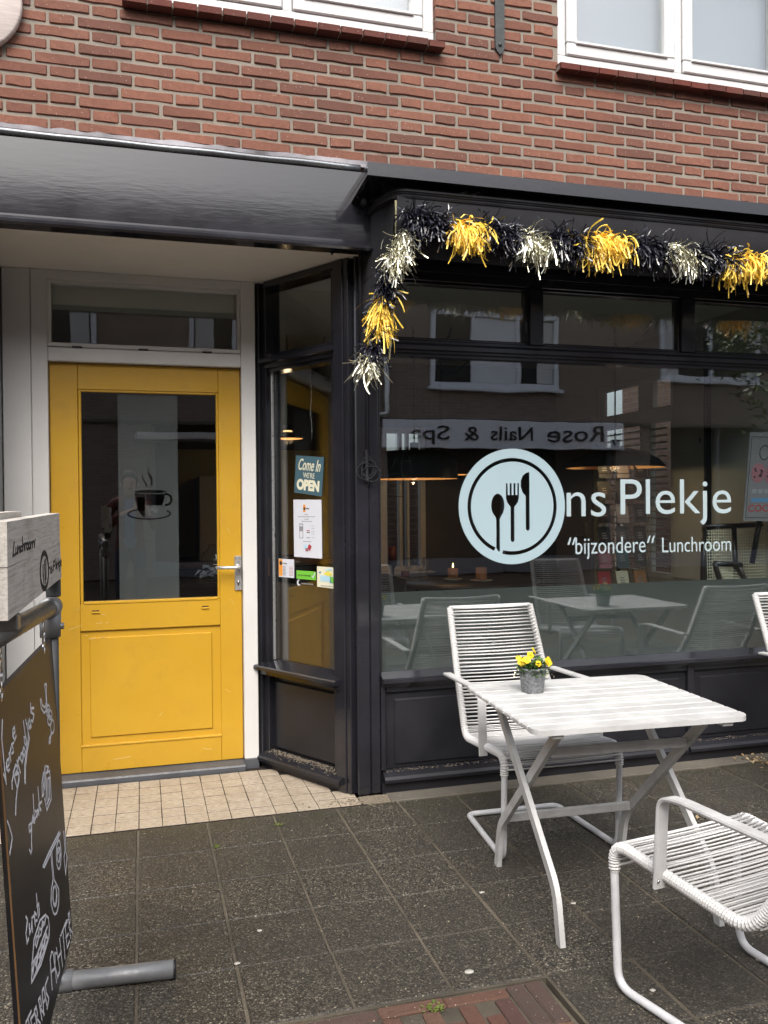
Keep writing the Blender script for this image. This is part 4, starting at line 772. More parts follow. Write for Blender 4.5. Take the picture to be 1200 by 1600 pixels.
# folded cloth: hanging valance with soft folds and the gathered top
bm = BM(); rows = []; nx = 110
for k in range(nx+1):
    x_ = lerp(1.075, FX1, k/nx); w1 = 0.012*math.sin(x_*9.0)+0.006*math.sin(x_*23+1)
    rows.append([bm.verts.new(p) for p in ((x_, 0.08, 2.70), (x_, -0.10, 2.752+0.3*w1), (x_, FY+0.02, 2.752), (x_, FY-0.012, 2.728), (x_, FY-0.004+w1*0.6, 2.64), (x_, FY+0.010+w1, 2.56), (x_, FY+0.03+w1, 2.500+0.4*w1), (x_, FY+0.07+w1*0.5, 2.49), (x_, -0.08, 2.56), (x_, 0.08, 2.60))])
for a, b in zip(rows, rows[1:]):
    for q in range(9): f = bm.faces.new((a[q], b[q], b[q+1], a[q+1])); f.smooth = True
obj('cloth', bm, 'black_fabric', awn)
# left side cheek of cloth between the wall and the side arm
bm = BM(); ns = 14; rows = []
for k in range(ns+1):
    s_ = k/ns; z_ = lerp(2.735, 2.04, s_); yo = lerp(FY+0.02, -0.02, s_**1.5); row = []
    for q in range(9):
        t_ = q/8; row.append(bm.verts.new((lerp(1.005, 1.075-0.01*s_, t_)+0.012*math.sin(t_*9+s_*3)*(1-t_*0.5), lerp(0.085, yo, t_), z_+0.03*math.sin(t_*3.1)*(1-s_))))
    rows.append(row)
for a, b in zip(rows, rows[1:]):
    for q in range(8): f = bm.faces.new((a[q], b[q], b[q+1], a[q+1])); f.smooth = True
obj('side_cloth', bm, 'black_fabric', awn)
bm = BM(); sweep(bm, fillet([(1.012, 0.084, 2.03), (1.010, 0.080, 2.66), (1.018, 0.05, 2.74), (1.04, -0.10, 2.762)], [0, .05, .05, 0], 5), 0.011, 8); obj('edge_tube', bm, 'black_metal', awn, True)
bm = BM(); sweep(bm, fillet([(1.080, FY+0.015, 2.72), (1.132, -0.10, 2.40), (1.128, 0.028, 2.060), (1.060, 0.075, 2.075)], [0, 0.03, .03, 0], 5), 0.0062, 8); obj('side_arm', bm, 'rope_cream', awn, True)
bm = BM(); lathe(bm, [(0.0, -0.03), (0.016, -0.028), (0.018, 0.0), (0.014, 0.024), (0.0, 0.026)], (0.985, -0.10, 2.765), 14, 0, 'Y'); sweep(bm, [(0.985, -0.09, 2.765), (0.955, -0.10, 2.785), (0.945, -0.12, 2.78), (0.952, -0.13, 2.772)], 0.004, 6); obj('pulley', bm, 'black_metal', awn, True)
bm = BM()
for q in range(7): lathe(bm, [(0.004, 0), (0.012, 0.003), (0.012, 0.009), (0.004, 0.012)], (1.36+0.018*q, FY-0.005-0.004*(q % 2), 2.752+0.010*(q % 3)), 8)
obj('cord_knot', bm, 'black_fabric', awn)

# ============================================================ GARLAND
gar = thing('tinsel_garland', (2.0, -0.34, 1.90), 'garland of yellow, silver and black foil tinsel along the awning edge', 'garland')
rg = random.Random(21)
def tuft(pts, n, length, mat, name, spread=1.0, wid=0.0042, droop=1.0, curl=0.5, fwd=0.75):
    """foil strips springing from a core line and drooping; one colour of the garland"""
    bm = BM(); P = [Vector(p) for p in pts]
    for k in range(n):
        s_ = rg.random()*(len(P)-1); i = min(int(s_), len(P)-2); base = P[i].lerp(P[i+1], s_-i)
        ax = (P[i+1]-P[i]).normalized()
        dv = Vector((rg.gauss(0, 1.1), rg.gauss(-fwd, 0.9), rg.gauss(0.1, 1.1)))
        dv = (dv-ax*dv.dot(ax)*0.4).normalized()
        L = length*(rg.uniform(0.5, 1.1) if rg.random() > 0.1 else rg.uniform(1.1, 1.5)); seg = 7; p = base+Vector((rg.gauss(0, .004), rg.gauss(0, .004), rg.gauss(0, .004))); wd = dv.cross(Vector((rg.gauss(0, 1), rg.gauss(0, 1), rg.gauss(0, 1)))).normalized()
        pl = [p.copy()]; wl = [wd.copy()]; cur = dv.copy(); cv = Vector((rg.gauss(0, 1), rg.gauss(0, 0.6), rg.gauss(0, 1)))*curl
        for q in range(seg):
            cur = (cur+Vector((0, 0, -0.42*droop*spread))+cv*0.22*(q/seg)).normalized(); p = p+cur*L/seg; pl.append(p.copy())
            wd = (wd-cur*wd.dot(cur)); wd = (wd+Vector((rg.gauss(0, .18), rg.gauss(0, .18), rg.gauss(0, .18)))).normalized(); wl.append(wd.copy())
        ribbon(bm, pl, wl, wid*rg.uniform(0.8, 1.25))
    return obj(name, bm, mat, gar)
GY0 = -0.335
bk = 'tinsel_black'; ye = 'tinsel_yellow'; si = 'tinsel_silver'
SECT = [  # (points, count, length, material, name)
 ([(0.985, -0.17, 2.065), (0.955, -0.20, 2.00)], 150, 0.105, si, 'silver_tuft'),
 ([(1.03, -0.16, 2.20), (0.985, -0.17, 2.06)], 320, 0.095, bk, 'black_tuft'),
 ([(1.035, -0.20, 2.33), (1.03, -0.18, 2.20)], 260, 0.120, ye, 'yellow_tuft'),
 ([(1.05, -0.24, 2.44), (1.04, -0.21, 2.30)], 360, 0.088, bk, 'black_tuft'),
 ([(1.115, -0.31, 2.585), (1.065, -0.27, 2.44)], 420, 0.105, si, 'silver_tuft'),
 ([(1.11, -0.325, 2.645), (1.29, GY0, 2.605)], 620, 0.100, bk, 'black_tuft'),
 ([(1.315, GY0, 2.605), (1.445, GY0, 2.60)], 420, 0.118, ye, 'yellow_tuft'),
 ([(1.45, GY0, 2.61), (1.62, GY0, 2.575)], 620, 0.100, bk, 'black_tuft'),
 ([(1.62, GY0, 2.585), (1.79, GY0, 2.56)], 420, 0.115, si, 'silver_tuft'),
 ([(1.79, GY0, 2.59), (1.97, GY0, 2.575)], 640, 0.100, bk, 'black_tuft'),
 ([(1.95, GY0, 2.585), (2.17, GY0, 2.605)], 560, 0.118, ye, 'yellow_tuft'),
 ([(2.17, GY0, 2.585), (2.38, GY0, 2.575)], 640, 0.100, bk, 'black_tuft'),
 ([(2.37, GY0, 2.590), (2.56, GY0, 2.555)], 460, 0.105, si, 'silver_tuft'),
 ([(2.53, GY0, 2.570), (2.75, GY0, 2.565)], 640, 0.105, bk, 'black_tuft'),
 ([(2.71, GY0, 2.550), (2.93, GY0, 2.575)], 560, 0.118, ye, 'yellow_tuft'),
 ([(2.92, GY0, 2.57), (3.12, GY0, 2.57)], 380, 0.100, bk, 'black_tuft'),
 ([(3.11, GY0, 2.57), (3.28, GY0, 2.57)], 260, 0.105, si, 'silver_tuft'),
 ([(3.29, GY0, 2.57), (3.46, GY0, 2.57)], 260, 0.100, bk, 'black_tuft'),
 ([(3.47, GY0, 2.57), (3.66, GY0, 2.57)], 260, 0.130, ye, 'yellow_tuft')]
for pts, n, L, m_, nm in SECT: tuft(pts, n, L, m_, nm, droop={bk: 0.6, ye: 1.0, si: 0.95}[m_], wid={bk: 0.0050, ye: 0.0060, si: 0.0042}[m_], curl={bk: 1.2, ye: 1.5, si: 2.0}[m_])
bm = BM(); sweep(bm, [(0.975, -0.19, 2.03), (0.972, -0.20, 1.96), (0.962, -0.20, 1.92), (0.964, -0.20, 1.905)], [0.004, 0.005, 0.006, 0.004], 6); obj('tail', bm, 'rope_cream', gar, True)
bm = BM(); core = [(0.975, -0.19, 2.03), (1.02, -0.17, 2.18), (1.04, -0.20, 2.35), (1.10, -0.30, 2.60), (1.18, GY0, 2.655), (1.4, GY0, 2.645), (1.7, GY0, 2.615), (2.06, GY0, 2.635), (2.45, GY0, 2.615), (2.82, GY0, 2.598), (3.2, GY0, 2.60), (3.7, GY0, 2.60)]
sweep(bm, core, 0.004, 5); obj('core_string', bm, bk, gar)

# ============================================================ NOTICES BEHIND THE ANGLED PANE
def T3(t_, z_, h_): return MA @ Vector((t_, 0.064-h_, z_))          # on the outer face of the angled pane
def notice(name, quad, mat, label, cat, group=None, h=0.0012):
    t = thing(name, MA @ Vector(((quad[0][0]+quad[2][0])/2, 0.064, min(p[1] for p in quad))), label, cat, group)
    bm = BM(); prism(bm, quad, lambda a, b: T3(a, b, 0.0002), lambda a, b: T3(a, b, h)); obj('sheet', bm, mat, t); return t
def nquad(t, name, q, mat, h0=0.0014, h1=0.0020):
    bm = BM(); prism(bm, q, lambda a, b: T3(a, b, h0), lambda a, b: T3(a, b, h1)); return obj(name, bm, mat, t)
def rect(a, b, c_, d_): return [(a, c_), (b, c_), (b, d_), (a, d_)]
def ntext(t, txt, a, b, z0, z1, mat='ink', shear=0.0, rot=0.0, h=0.0022, off=0.0, name='print'):
    me = fit(curve_mesh('txt', text=txt, size=0.1, extrude=0.0003, shear=shear, offset=off), a, b, z0, z1)
    ca, sa = math.cos(rot), math.sin(rot); cx_, cz_ = (a+b)/2, (z0+z1)/2
    for v_ in me.vertices:
        x_, y_ = v_.co.x-cx_, v_.co.y-cz_; v_.co = T3(cx_+x_*ca-y_*sa, cz_+x_*sa+y_*ca, h+v_.co.z)
    return obj(name, me, mat, t)
def nline(t, a, b, z_, hh, mat):            # a row of print too small to read
    bm = BM(); x_ = a; r_ = random.Random(int(a*1e4+z_*1e5))
    while x_ < b-0.002:
        w_ = min(r_.uniform(0.006, 0.022), b-x_); prism(bm, rect(x_, x_+w_, z_-hh, z_+hh), lambda p, q: T3(p, q, 0.0014), lambda p, q: T3(p, q, 0.0021)); x_ += w_+0.0035
    tag(obj('fine_print', bm, mat, t), kind='stuff')
s1 = notice('open_sign', [(0.232, 1.464), (0.444, 1.440), (0.464, 1.638), (0.250, 1.656)], 'teal_sign', 'teal sign reading Come In WE\'RE OPEN hanging behind the angled side window', 'sign')
ntext(s1, 'Come In', 0.270, 0.440, 1.572, 1.632, 'cream_print', 0.35, -0.10, off=0.001); ntext(s1, "WE'RE", 0.305, 0.392, 1.535, 1.563, 'cream_print', 0, -0.10); ntext(s1, 'OPEN', 0.254, 0.428, 1.470, 1.528, 'cream_print', 0, -0.10, off=0.006)
ch = BM()
for q in range(26): 
    p = MA @ Vector((0.345+0.004*math.sin(q*0.5), 0.085, 1.74+0.0145*q)); sweep(ch, [p+Vector((0.0035*math.cos(a)*(1 if q % 2 else 0.2), 0.0035*math.cos(a)*(0.2 if q % 2 else 1), 0.0085*math.sin(a))) for a in [k*math.pi/4 for k in range(9)]], 0.0012, 4)
obj('hanging_chain', ch, 'steel_plain', s1)
s2 = notice('paper_notice', [(0.227, 1.128), (0.443, 1.126), (0.441, 1.424), (0.225, 1.426)], 'paper', 'white printed paper notice below the teal open sign on the side window', 'notice')
nquad(s2, 'print', rect(0.302, 0.320, 1.362, 1.400), 'orange_print'); nquad(s2, 'print', rect(0.305, 0.317, 1.372, 1.386), 'ink', 0.0020, 0.0024); ntext(s2, 'Ons Plekje', 0.322, 0.348, 1.374, 1.384)
for z_, a, b in ((1.349, 0.312, 0.342), (1.338, 0.262, 0.395), (1.325, 0.312, 0.345), (1.314, 0.288, 0.372), (1.210, 0.300, 0.362)): nline(s2, a, b, z_, 0.0016, 'ink_grey')
for q in (rect(0.270, 0.300, 1.226, 1.229), rect(0.270, 0.273, 1.226, 1.300), rect(0.297, 0.300, 1.226, 1.300), rect(0.270, 0.300, 1.297, 1.302), rect(0.272, 0.298, 1.262, 1.288)): nquad(s2, 'print', q, 'ink_grey')
for z_, m_ in ((1.266, 'red_print'), (1.256, 'ink'), (1.230, 'ink_grey')): nquad(s2, 'print', rect(0.328, 0.352, z_-0.002, z_+0.002), m_)
for z_ in (1.290, 1.278, 1.262, 1.250, 1.232): nquad(s2, 'print', rect(0.364, 0.388, z_-0.0008, z_+0.0008), 'ink_grey')
nquad(s2, 'print', [(0.300, 1.192), (0.325, 1.196), (0.330, 1.176), (0.306, 1.172)], 'sky_print'); nquad(s2, 'print', [(0.345, 1.198), (0.366, 1.186), (0.352, 1.162), (0.334, 1.176)], 'red_print', 0.0021, 0.0026); nquad(s2, 'print', rect(0.318, 0.342, 1.160, 1.176), 'pink_print', 0.0027, 0.003)
s3 = notice('menu_card', rect(0.100, 0.225, 1.016, 1.113), 'paper', 'small opening hours card with an orange stripe on the side window', 'notice')
nquad(s3, 'print', rect(0.102, 0.132, 1.022, 1.111), 'orange_print'); bm = BM(); prism(bm, circ(0.119, 1.090, 0.011, 0.011, 16), lambda a, b: T3(a, b, 0.002), lambda a, b: T3(a, b, 0.0024)); obj('print', bm, 'ink', s3); ntext(s3, 'ns Plekje', 0.134, 0.168, 1.084, 1.094)
for q in range(7): nquad(s3, 'print', rect(0.136, 0.158, 1.072-0.0075*q, 1.074-0.0075*q), 'ink'); nquad(s3, 'print', rect(0.188, 0.200, 1.072-0.0075*q, 1.074-0.0075*q), 'red_print'); nquad(s3, 'print', rect(0.205, 0.217, 1.072-0.0075*q, 1.074-0.0075*q), 'red_print')
s4 = notice('green_sticker', rect(0.244, 0.394, 1.014, 1.058), 'green_print', 'green sticker with a white tick mark on the side window', 'sticker')
nline(s4, 0.256, 0.356, 1.034, 0.0035, 'leaf_green'); bm = BM(); flatstroke(bm, [(0.366, 1.034), (0.374, 1.026), (0.388, 1.050)], 0.005, lambda a, b, h_: T3(a, b, 0.002+h_)); obj('tick', bm, 'paper', s4)
s5 = notice('art_card', [(0.403, 0.982), (0.559, 0.980), (0.560, 1.086), (0.404, 1.086)], 'cream_print', 'square card with a blue and yellow drawing on the side window', 'card')
for q, m_ in ((rect(0.430, 0.500, 1.012, 1.042), 'sky_print'), ([(0.452, 1.05), (0.49, 1.07), (0.52, 1.046), (0.488, 1.040)], 'yellow_print'), (rect(0.500, 0.545, 1.006, 1.038), 'blue_print'), ([(0.46, 1.068), (0.50, 1.080), (0.52, 1.072), (0.48, 1.062)], 'sky_print'), ([(0.415, 1.058), (0.435, 1.062), (0.430, 1.050)], 'blue_print'), ([(0.50, 1.04), (0.53, 1.034), (0.55, 1.004), (0.51, 1.010)], 'green_print')):
    nquad(s5, 'print', q, m_, 0.0014, 0.0018+0.0001*len(m_))
nline(s5, 0.432, 0.545, 0.9895, 0.0022, 'ink_grey')
s6 = thing('round_sticker', T3(0.262, 0.978, 0), 'small white crescent sticker with faint lettering under the green sticker', 'sticker')
cr = circ(0.262, 0.994, 0.015, 0.016, 20, 60, 330)+circ(0.268, 0.996, 0.010, 0.011, 16, 330, 60)
nquad(s6, 'crescent', cr, 'paper', 0.0004, 0.001); nline(s6, 0.285, 0.375, 0.992, 0.003, 'ink_grey')

# ============================================================ FURNITURE
def ripple(path, r1, r2, pitch):
    """resample a path finely and give it a rope-like rippled radius"""
    P = [Vector(p) for p in path]; out = []; rr = []; acc = 0.0; k = 0
    for a, b in zip(P, P[1:]):
        L = (b-a).length; n = max(1, int(L/(pitch/2)))
        for q in range(n): out.append(a.lerp(b, q/n)); rr.append(r1 if k % 2 else r2); k += 1
    out.append(P[-1]); rr.append(r1); return out, rr
cord_me = None
def make_chair(name, label):
    global cord_me
    t = thing(name, (0, 0, 0), label, 'chair', 'white cord chairs on the terrace')
    def prof(s):
        return [(s*0.205, 0.505, 0.905), (s*0.218, 0.36, 0.60), (s*0.238, 0.205, 0.372), (s*0.248, -0.262, 0.425), (s*0.248, -0.245, 0.0125)]
    rad = [0, 0.5, 0.09, 0.055, 0]
    L_ = fillet(prof(-1), rad, 8); R_ = fillet(prof(1), rad, 8)
    full = fillet([prof(-1)[3], prof(-1)[4], (-0.215, 0.245, 0.0125), (0.215, 0.245, 0.0125), prof(1)[4], prof(1)[3]], [0, 0.055, 0.04, 0.04, 0.055, 0], 8)
    bm = BM(); sweep(bm, L_[:-1]+full[1:-1]+R_[:-1][::-1], 0.0122, 12); obj('tube_frame', bm, 'tube_white', t, False, False)
    bm = BM(); sweep(bm, [(lerp(-0.205, 0.205, k/10), 0.505+0.030*math.sin(math.pi*k/10), 0.905-0.004*math.sin(math.pi*k/10)) for k in range(11)], 0.0095, 10); obj('top_rail', bm, 'tube_white', t, False, False)
    # the wrapped part of both rails
    for P in (L_, R_):
        Q = [p for p in P if p.z > 0.345 or p.y > -0.2]; Q = Q[:-1]
        Q.append(Q[-1].lerp(Vector(P[-1]), 0.10)) if len(Q) > 1 else None
        pp, rr = ripple(Q, 0.0136, 0.0174, 0.0084); bm = BM(); [setattr(f, 'smooth', False) for f in sweep(bm, pp, rr, 10)]; obj('cord_wrapping', bm, 'cord_white', t, False, False)
    if cord_me is None:
        bm = BM(); sweep(bm, [(-0.5, 0, 0), (-0.25, 0, -0.002), (0, 0, -0.003), (0.25, 0, -0.002), (0.5, 0, 0)], 0.0029, 6); cord_me = bpy.data.meshes.new('cord'); bm.to_mesh(cord_me); bm.free(); cord_me.materials.append(MATS['cord_white'])
    # cords across: back and seat
    def at(frac_len):
        acc = 0.0
        for a, b, c_, d_ in zip(L_, L_[1:], R_, R_[1:]):
            l_ = (b-a).length
            if acc+l_ >= frac_len: f = (frac_len-acc)/l_; return a.lerp(b, f), c_.lerp(d_, f), (b-a).normalized()
            acc += l_
        return L_[-1], R_[-1], Vector((0, 0, -1))
    tot = sum((b-a).length for a, b in zip(L_, L_[1:])); stop = tot-0.345; s_ = 0.006; rr_ = random.Random(4); k = 0
    while s_ < stop:
        a, b, tg = at(s_); nrm = Vector((1, 0, 0)).cross(tg).normalized(); off = nrm*(0.0145 if k % 2 else -0.0145)
        mid = (a+b)/2+off; w_ = (b-a).length-0.004
        o = bpy.data.objects.new('cord', cord_me); COL.objects.link(o); o.parent = t; o.location = mid+Vector((0, rr_.uniform(-.001, .001), rr_.uniform(-.0025, .001))); o.scale = (w_, 1, 1); o.rotation_euler = (0, rr_.uniform(-.006, .006), rr_.uniform(-.006, .006))
        s_ += rr_.uniform(0.0076, 0.0092); k += 1
    # flat curved armrests
    for s in (-1, 1):
        pth = fillet([(s*0.262, 0.385, 0.618), (s*0.268, 0.02, 0.632), (s*0.262, -0.055, 0.620), (s*0.262, -0.070, 0.370)], [0, 0.2, 0.05, 0], 7)
        bm = BM(); sweep(bm, pth, 0, sec=[(-0.017, -0.005), (0.017, -0.005), (0.019, 0), (0.017, 0.006), (-0.017, 0.006), (-0.019, 0)], up0=(0, 0, 1)); arm = obj('armrest', bm, 'furniture_white', t, False, False)
        bm = BM(); lathe(bm, [(0.005, 0), (0.005, 0.004)], (0, 0, 0), 8); bm.transform(Matrix.Translation((s*0.270, -0.062, 0.392)) @ Matrix.Rotation(s*math.pi/2, 4, 'Y')); obj('bolt', bm, 'steel_plain', arm, False, False)
    for s in (-1, 1):
        for y_ in (-0.17, 0.18):
            bm = BM(); lathe(bm, [(0.008, 0.0), (0.008, 0.008)], (s*(0.240 if y_ < 0 else 0.222), y_, 0), 8); obj('foot_pad', bm, 'ceramic', t, False, False)
    return t
ch1 = make_chair('cord_chair', 'white cord cantilever chair behind the slatted table, its back to the shop window')
ch1.location = (1.597, -0.545, 0); ch1.rotation_euler.z = R(-1.5)
def put_chair(x, y, rz, label):
    c_ = copy_tree(ch1); c_.location = (x, y, 0); c_.rotation_euler.z = rz; c_['label'] = label; return c_
put_chair(1.595, -1.865, R(180+10.5), 'white cord cantilever chair in the right foreground, seen from behind its seat, facing the table')
put_chair(3.315, -0.555, R(-1), 'white cord cantilever chair cut off by the right edge of the photograph')
put_chair(3.32, -1.90, R(180+6), 'white cord chair outside the right edge, seen only as a window reflection')

def make_table(label):
    t = thing('folding_table', (0, 0, 0), label, 'table', 'white slatted folding tables')
    TZ = 0.700; n = 10; W_, D_ = 0.76, 0.70; p = D_/n
    for k in range(n):
        y0 = -D_/2+p*k+0.0030; y1 = y0+p-0.0060; bm = BM(); r_ = 0.045
        if k in (0, n-1):
            s = -1 if k == 0 else 1; yo = y0 if k == 0 else y1; yi = y1 if k == 0 else y0; poly = []
            for sx in (-1, 1):
                arc = [(sx*(W_/2-r_+r_*math.cos(a)), yo-s*r_+s*r_*math.sin(a)) for a in [math.pi/2*q/6 for q in range(7)]]
                poly += (arc if sx == -1 else arc[::-1])
            poly = [(-W_/2, yi)]+poly+[(W_/2, yi)]
            prism(bm, poly, lambda a, b: (a, b, TZ-0.018), lambda a, b: (a, b, TZ-0.0015)); prism(bm, [(a*0.994, b+(0.0012 if b < (y0+y1)/2 else -0.0012)) for a, b in poly], lambda a, b: (a, b, TZ-0.0014), lambda a, b: (a, b, TZ))
        else: cbox(bm, -W_/2, W_/2, y0, y1, TZ-0.018, TZ, 0.0045)
        obj('slat', bm, 'furniture_white', t, False, False)
    for sx in (-1, 1): obj('batten', box(sx*0.30-0.02, sx*0.30+0.02, -0.335, 0.335, TZ-0.034, TZ-0.0185, c=0.003), 'furniture_white', t, False, False)
    sec = [(-0.009, -0.0165), (0.009, -0.0165), (0.009, 0.0165), (-0.009, 0.0165)]
    for sx in (-1, 1):
        for kind in (0, 1):
            x_ = sx*(0.283 if kind == 0 else 0.262); s = 1 if kind == 0 else -1
            pts = fillet([(x_, s*0.255, 0.665), (x_, -s*0.275, 0.165), (x_, -s*0.308, 0.0)], [0, 0.16, 0], 7); bm = BM(); sweep(bm, pts, 0, sec=[(b, a) for a, b in sec], up0=(1, 0, 0)); obj('leg', bm, 'furniture_white', t, False, False)
        bm = BM(); lathe(bm, [(0.0075, -0.016), (0.0075, 0.016)], (0, 0, 0), 10); bm.transform(Matrix.Translation((sx*0.2725, 0.0, 0.425)) @ Matrix.Rotation(math.pi/2, 4, 'Y')); obj('pivot_bolt', bm, 'steel_plain', t, False, False)
    for y_, z_ in ((-0.165, 0.572), (0.222, 0.216)): obj('cross_bar', box(-0.253, 0.253, y_-0.009, y_+0.009, z_-0.0165, z_+0.0165, c=0.003), 'furniture_white', t, False, False)
    return t
tb = make_table('white slatted folding table with the pansy pot on its back left corner'); tb.location = (1.560, -1.115, 0); tb.rotation_euler.z = R(-2.9)
tb2 = copy_tree(tb); tb2.location = (3.15, -1.12, 0); tb2.rotation_euler.z = R(-1); tb2['label'] = 'white slatted folding table outside the right edge, seen only as a window reflection'

def make_pot(loc, label, seed):
    rp = random.Random(seed); t = thing('flower_pot', loc, label, 'potted plant', 'pansy pots on the tables')
    bm = BM(); lathe(bm, [(0.0, 0.001), (0.0395, 0.0), (0.041, 0.003), (0.0505, 0.083), (0.0545, 0.086), (0.0545, 0.091), (0.0515, 0.093), (0.0485, 0.090), (0.046, 0.078), (0.0, 0.078)], (0, 0, 0), 32)
    for z_ in (0.062, 0.069):
        r_ = 0.041+(z_-0.003)/0.08*0.0095; lathe(bm, [(r_-0.001, z_-0.002), (r_+0.0018, z_), (r_-0.001, z_+0.002)], (0, 0, 0), 32)
    obj('zinc_pot', bm, 'zinc_pot', t, False, False)
    bm = BM(); lathe(bm, [(0.0, 0.0805), (0.046, 0.080)], (0, 0, 0), 20); obj('soil', bm, 'soil', t, False, False)
    bm = BM()
    for k in range(330):
        a = rp.uniform(0, 6.283); r_ = 0.056*math.sqrt(rp.random()); h_ = rp.uniform(0.08, 0.128)-r_*0.30+(0.0 if r_ < .04 else -0.006)
        p = Vector((r_*math.cos(a), r_*math.sin(a), h_)); d_ = Vector((math.cos(a), math.sin(a), rp.uniform(-0.2, 1.1))).normalized(); sd_ = d_.cross(Vector((0, 0, 1))).normalized(); L = rp.uniform(0.012, 0.022); wd = L*0.38
        q = [p, p+d_*L*0.5+sd_*wd, p+d_*L, p+d_*L*0.5-sd_*wd]; q[1].z += 0.002; q[3].z += 0.002; bm.faces.new([bm.verts.new(v_) for v_ in q])
    obj('foliage', bm, 'leaf_green', t, False, False)
    bm = BM()
    for k in range(26):
        a = rp.uniform(0, 6.283); sweep(bm, [(0.02*math.cos(a), 0.02*math.sin(a), 0.08), (0.045*math.cos(a), 0.045*math.sin(a), 0.115)], 0.0009, 4)
    obj('stem', bm, 'leaf_green', t, False, False)
    fl = [(-0.052, -0.02, 0.118), (-0.040, -0.035, 0.126), (-0.018, -0.02, 0.140), (0.012, 0.01, 0.148), (0.002, -0.045, 0.112), (0.036, -0.045, 0.118), (0.042, -0.042, 0.110), (0.060, -0.015, 0.118), (0.058, -0.02, 0.106), (-0.046, 0.02, 0.122), (0.02, 0.045, 0.13)]
    for k, p in enumerate(fl):
        p = Vector(p); n_f = (Vector((p.x*6, p.y*6-0.6, 0.5))+Vector((rp.gauss(0, .3), rp.gauss(0, .2), rp.gauss(0, .2)))).normalized(); uu = n_f.cross(Vector((0, 0, 1))).normalized(); vv = n_f.cross(uu); bm = BM(); sz = rp.uniform(0.008, 0.0125)
        for q in range(5):
            an = q*1.2566+1.57; c0 = p+(uu*math.cos(an)+vv*math.sin(an))*sz*0.75; ring = [bm.verts.new(c0+(uu*math.cos(b)+vv*math.sin(b))*sz*0.72+n_f*(0.0016*math.sin(b*2)+0.0006*q)) for b in [z_*0.785 for z_ in range(8)]]; bm.faces.new(ring)
        f_ = obj('flower', bm, 'petal_yellow', t, False, False); bm = BM(); lathe(bm, [(0.0, -0.001), (0.0026, 0.0), (0.0, 0.0025)], (0, 0, 0), 8); bm.transform(Matrix.Translation(p+n_f*0.003)); obj('flower_centre', bm, 'petal_centre', f_, False, False)
    bm = BM()
    for (a, L) in ((3.3, 0.095), (3.05, 0.075), (-0.2, 0.085), (0.1, 0.07), (-1.2, 0.062), (-1.5, 0.058), (-0.8, 0.062)):
        for k in range(7):
            r_ = L*(0.55+0.065*k); p = Vector((r_*math.cos(a), r_*math.sin(a), 0.094-0.012*k*k/12+rp.uniform(-.006, .006))); s_ = 0.006
            bm.faces.new([bm.verts.new(p+Vector((rp.uniform(-1, 1), rp.uniform(-1, 1), rp.uniform(-1, 1)))*s_) for _ in range(3)])
    obj('faded_bloom', bm, 'petal_dry', t, False, False); return t
make_pot((1.395, -0.940, 0.7), 'zinc pot of yellow pansies on the slatted table', 8)
make_pot((2.98, -0.95, 0.7), 'zinc pot of yellow pansies outside the right edge, seen only as a window reflection', 8)

# ============================================================ PIPE STAND WITH CHALKBOARD
std = thing('pipe_stand', (-0.25, -1.6, 0), 'galvanised pipe frame stand holding the chalkboard at the left edge', 'sign stand')
FP, NP = Vector((-0.256, -1.205, 0)), Vector((-0.315, -2.03, 0))
def pipe(name, a, b, r_=0.0235, mat='steel_tube'):
    bm = BM(); sweep(bm, [a, Vector(a).lerp(Vector(b), 0.5), b], r_, 18); return obj(name, bm, mat, std)
pipe('post', FP+Vector((0, 0, 0.06)), FP+Vector((0, 0, 1.09)), 0.0225); pipe('post', NP+Vector((0, 0, 0.06)), NP+Vector((0, 0, 1.12)), 0.0225)
pipe('top_rail', FP+Vector((0.0, -0.01, 1.115)), NP+Vector((0, -0.05, 1.135)))
for P_, e in ((FP, 0.335), (NP, 0.30)):
    bm = BM(); a = P_+Vector((0.02, -0.005, 0.0265)); b = P_+Vector((e, -0.030, 0.0265)); sweep(bm, [a, a.lerp(b, 0.5), b], 0.0262, 18); dd = (b-a).normalized()
    o = obj('foot_pipe', bm, 'galvanised', std)
    bm = BM(); sweep(bm, [b-dd*0.001, b+dd*0.004], 0.0275, 18); obj('end_cap', bm, 'black_metal', o)
    bm = BM(); a2 = P_+Vector((-0.10, 0.02, 0.0265)); sweep(bm, [P_+Vector((-0.02, 0, 0.0265)), a2], 0.0262, 18); obj('foot_pipe', bm, 'galvanised', std)
    bm = BM(); sweep(bm, [P_+Vector((-0.045, 0.003, 0.0265)), P_+Vector((0.050, -0.004, 0.0265))], 0.031, 18); sweep(bm, [P_+Vector((0, 0, 0.02)), P_+Vector((0, 0, 0.125))], [0.031, 0.0295], 18); lathe(bm, [(0.008, 0), (0.008, -0.012)], P_+Vector((0.012, -0.028, 0.045)), 10, 0, 'Y'); obj('clamp', bm, 'galvanised', std)
for P_, z_ in ((FP, 1.115), (NP, 1.135)):
    bm = BM(); dr = (NP-FP).normalized(); q = P_+Vector((0, 0, z_)); sweep(bm, [q-dr*0.032, q-dr*0.028, q+dr*0.030, q+dr*0.034], [0.027, 0.0305, 0.0305, 0.027], 18); sweep(bm, [q, q-Vector((0, 0, 0.085))], [0.030, 0.0285], 18); lathe(bm, [(0.009, 0), (0.009, -0.012), (0.004, -0.014)], q+Vector((0.012, 0.0, -0.055)), 10, 0, 'Y'); bm2 = BM(); bm2.free()
    sweep(bm, [q+Vector((0.02, 0.0, -0.055)), q+Vector((0.037, 0.0, -0.055))], 0.0095, 8); obj('clamp', bm, 'galvanised', std)
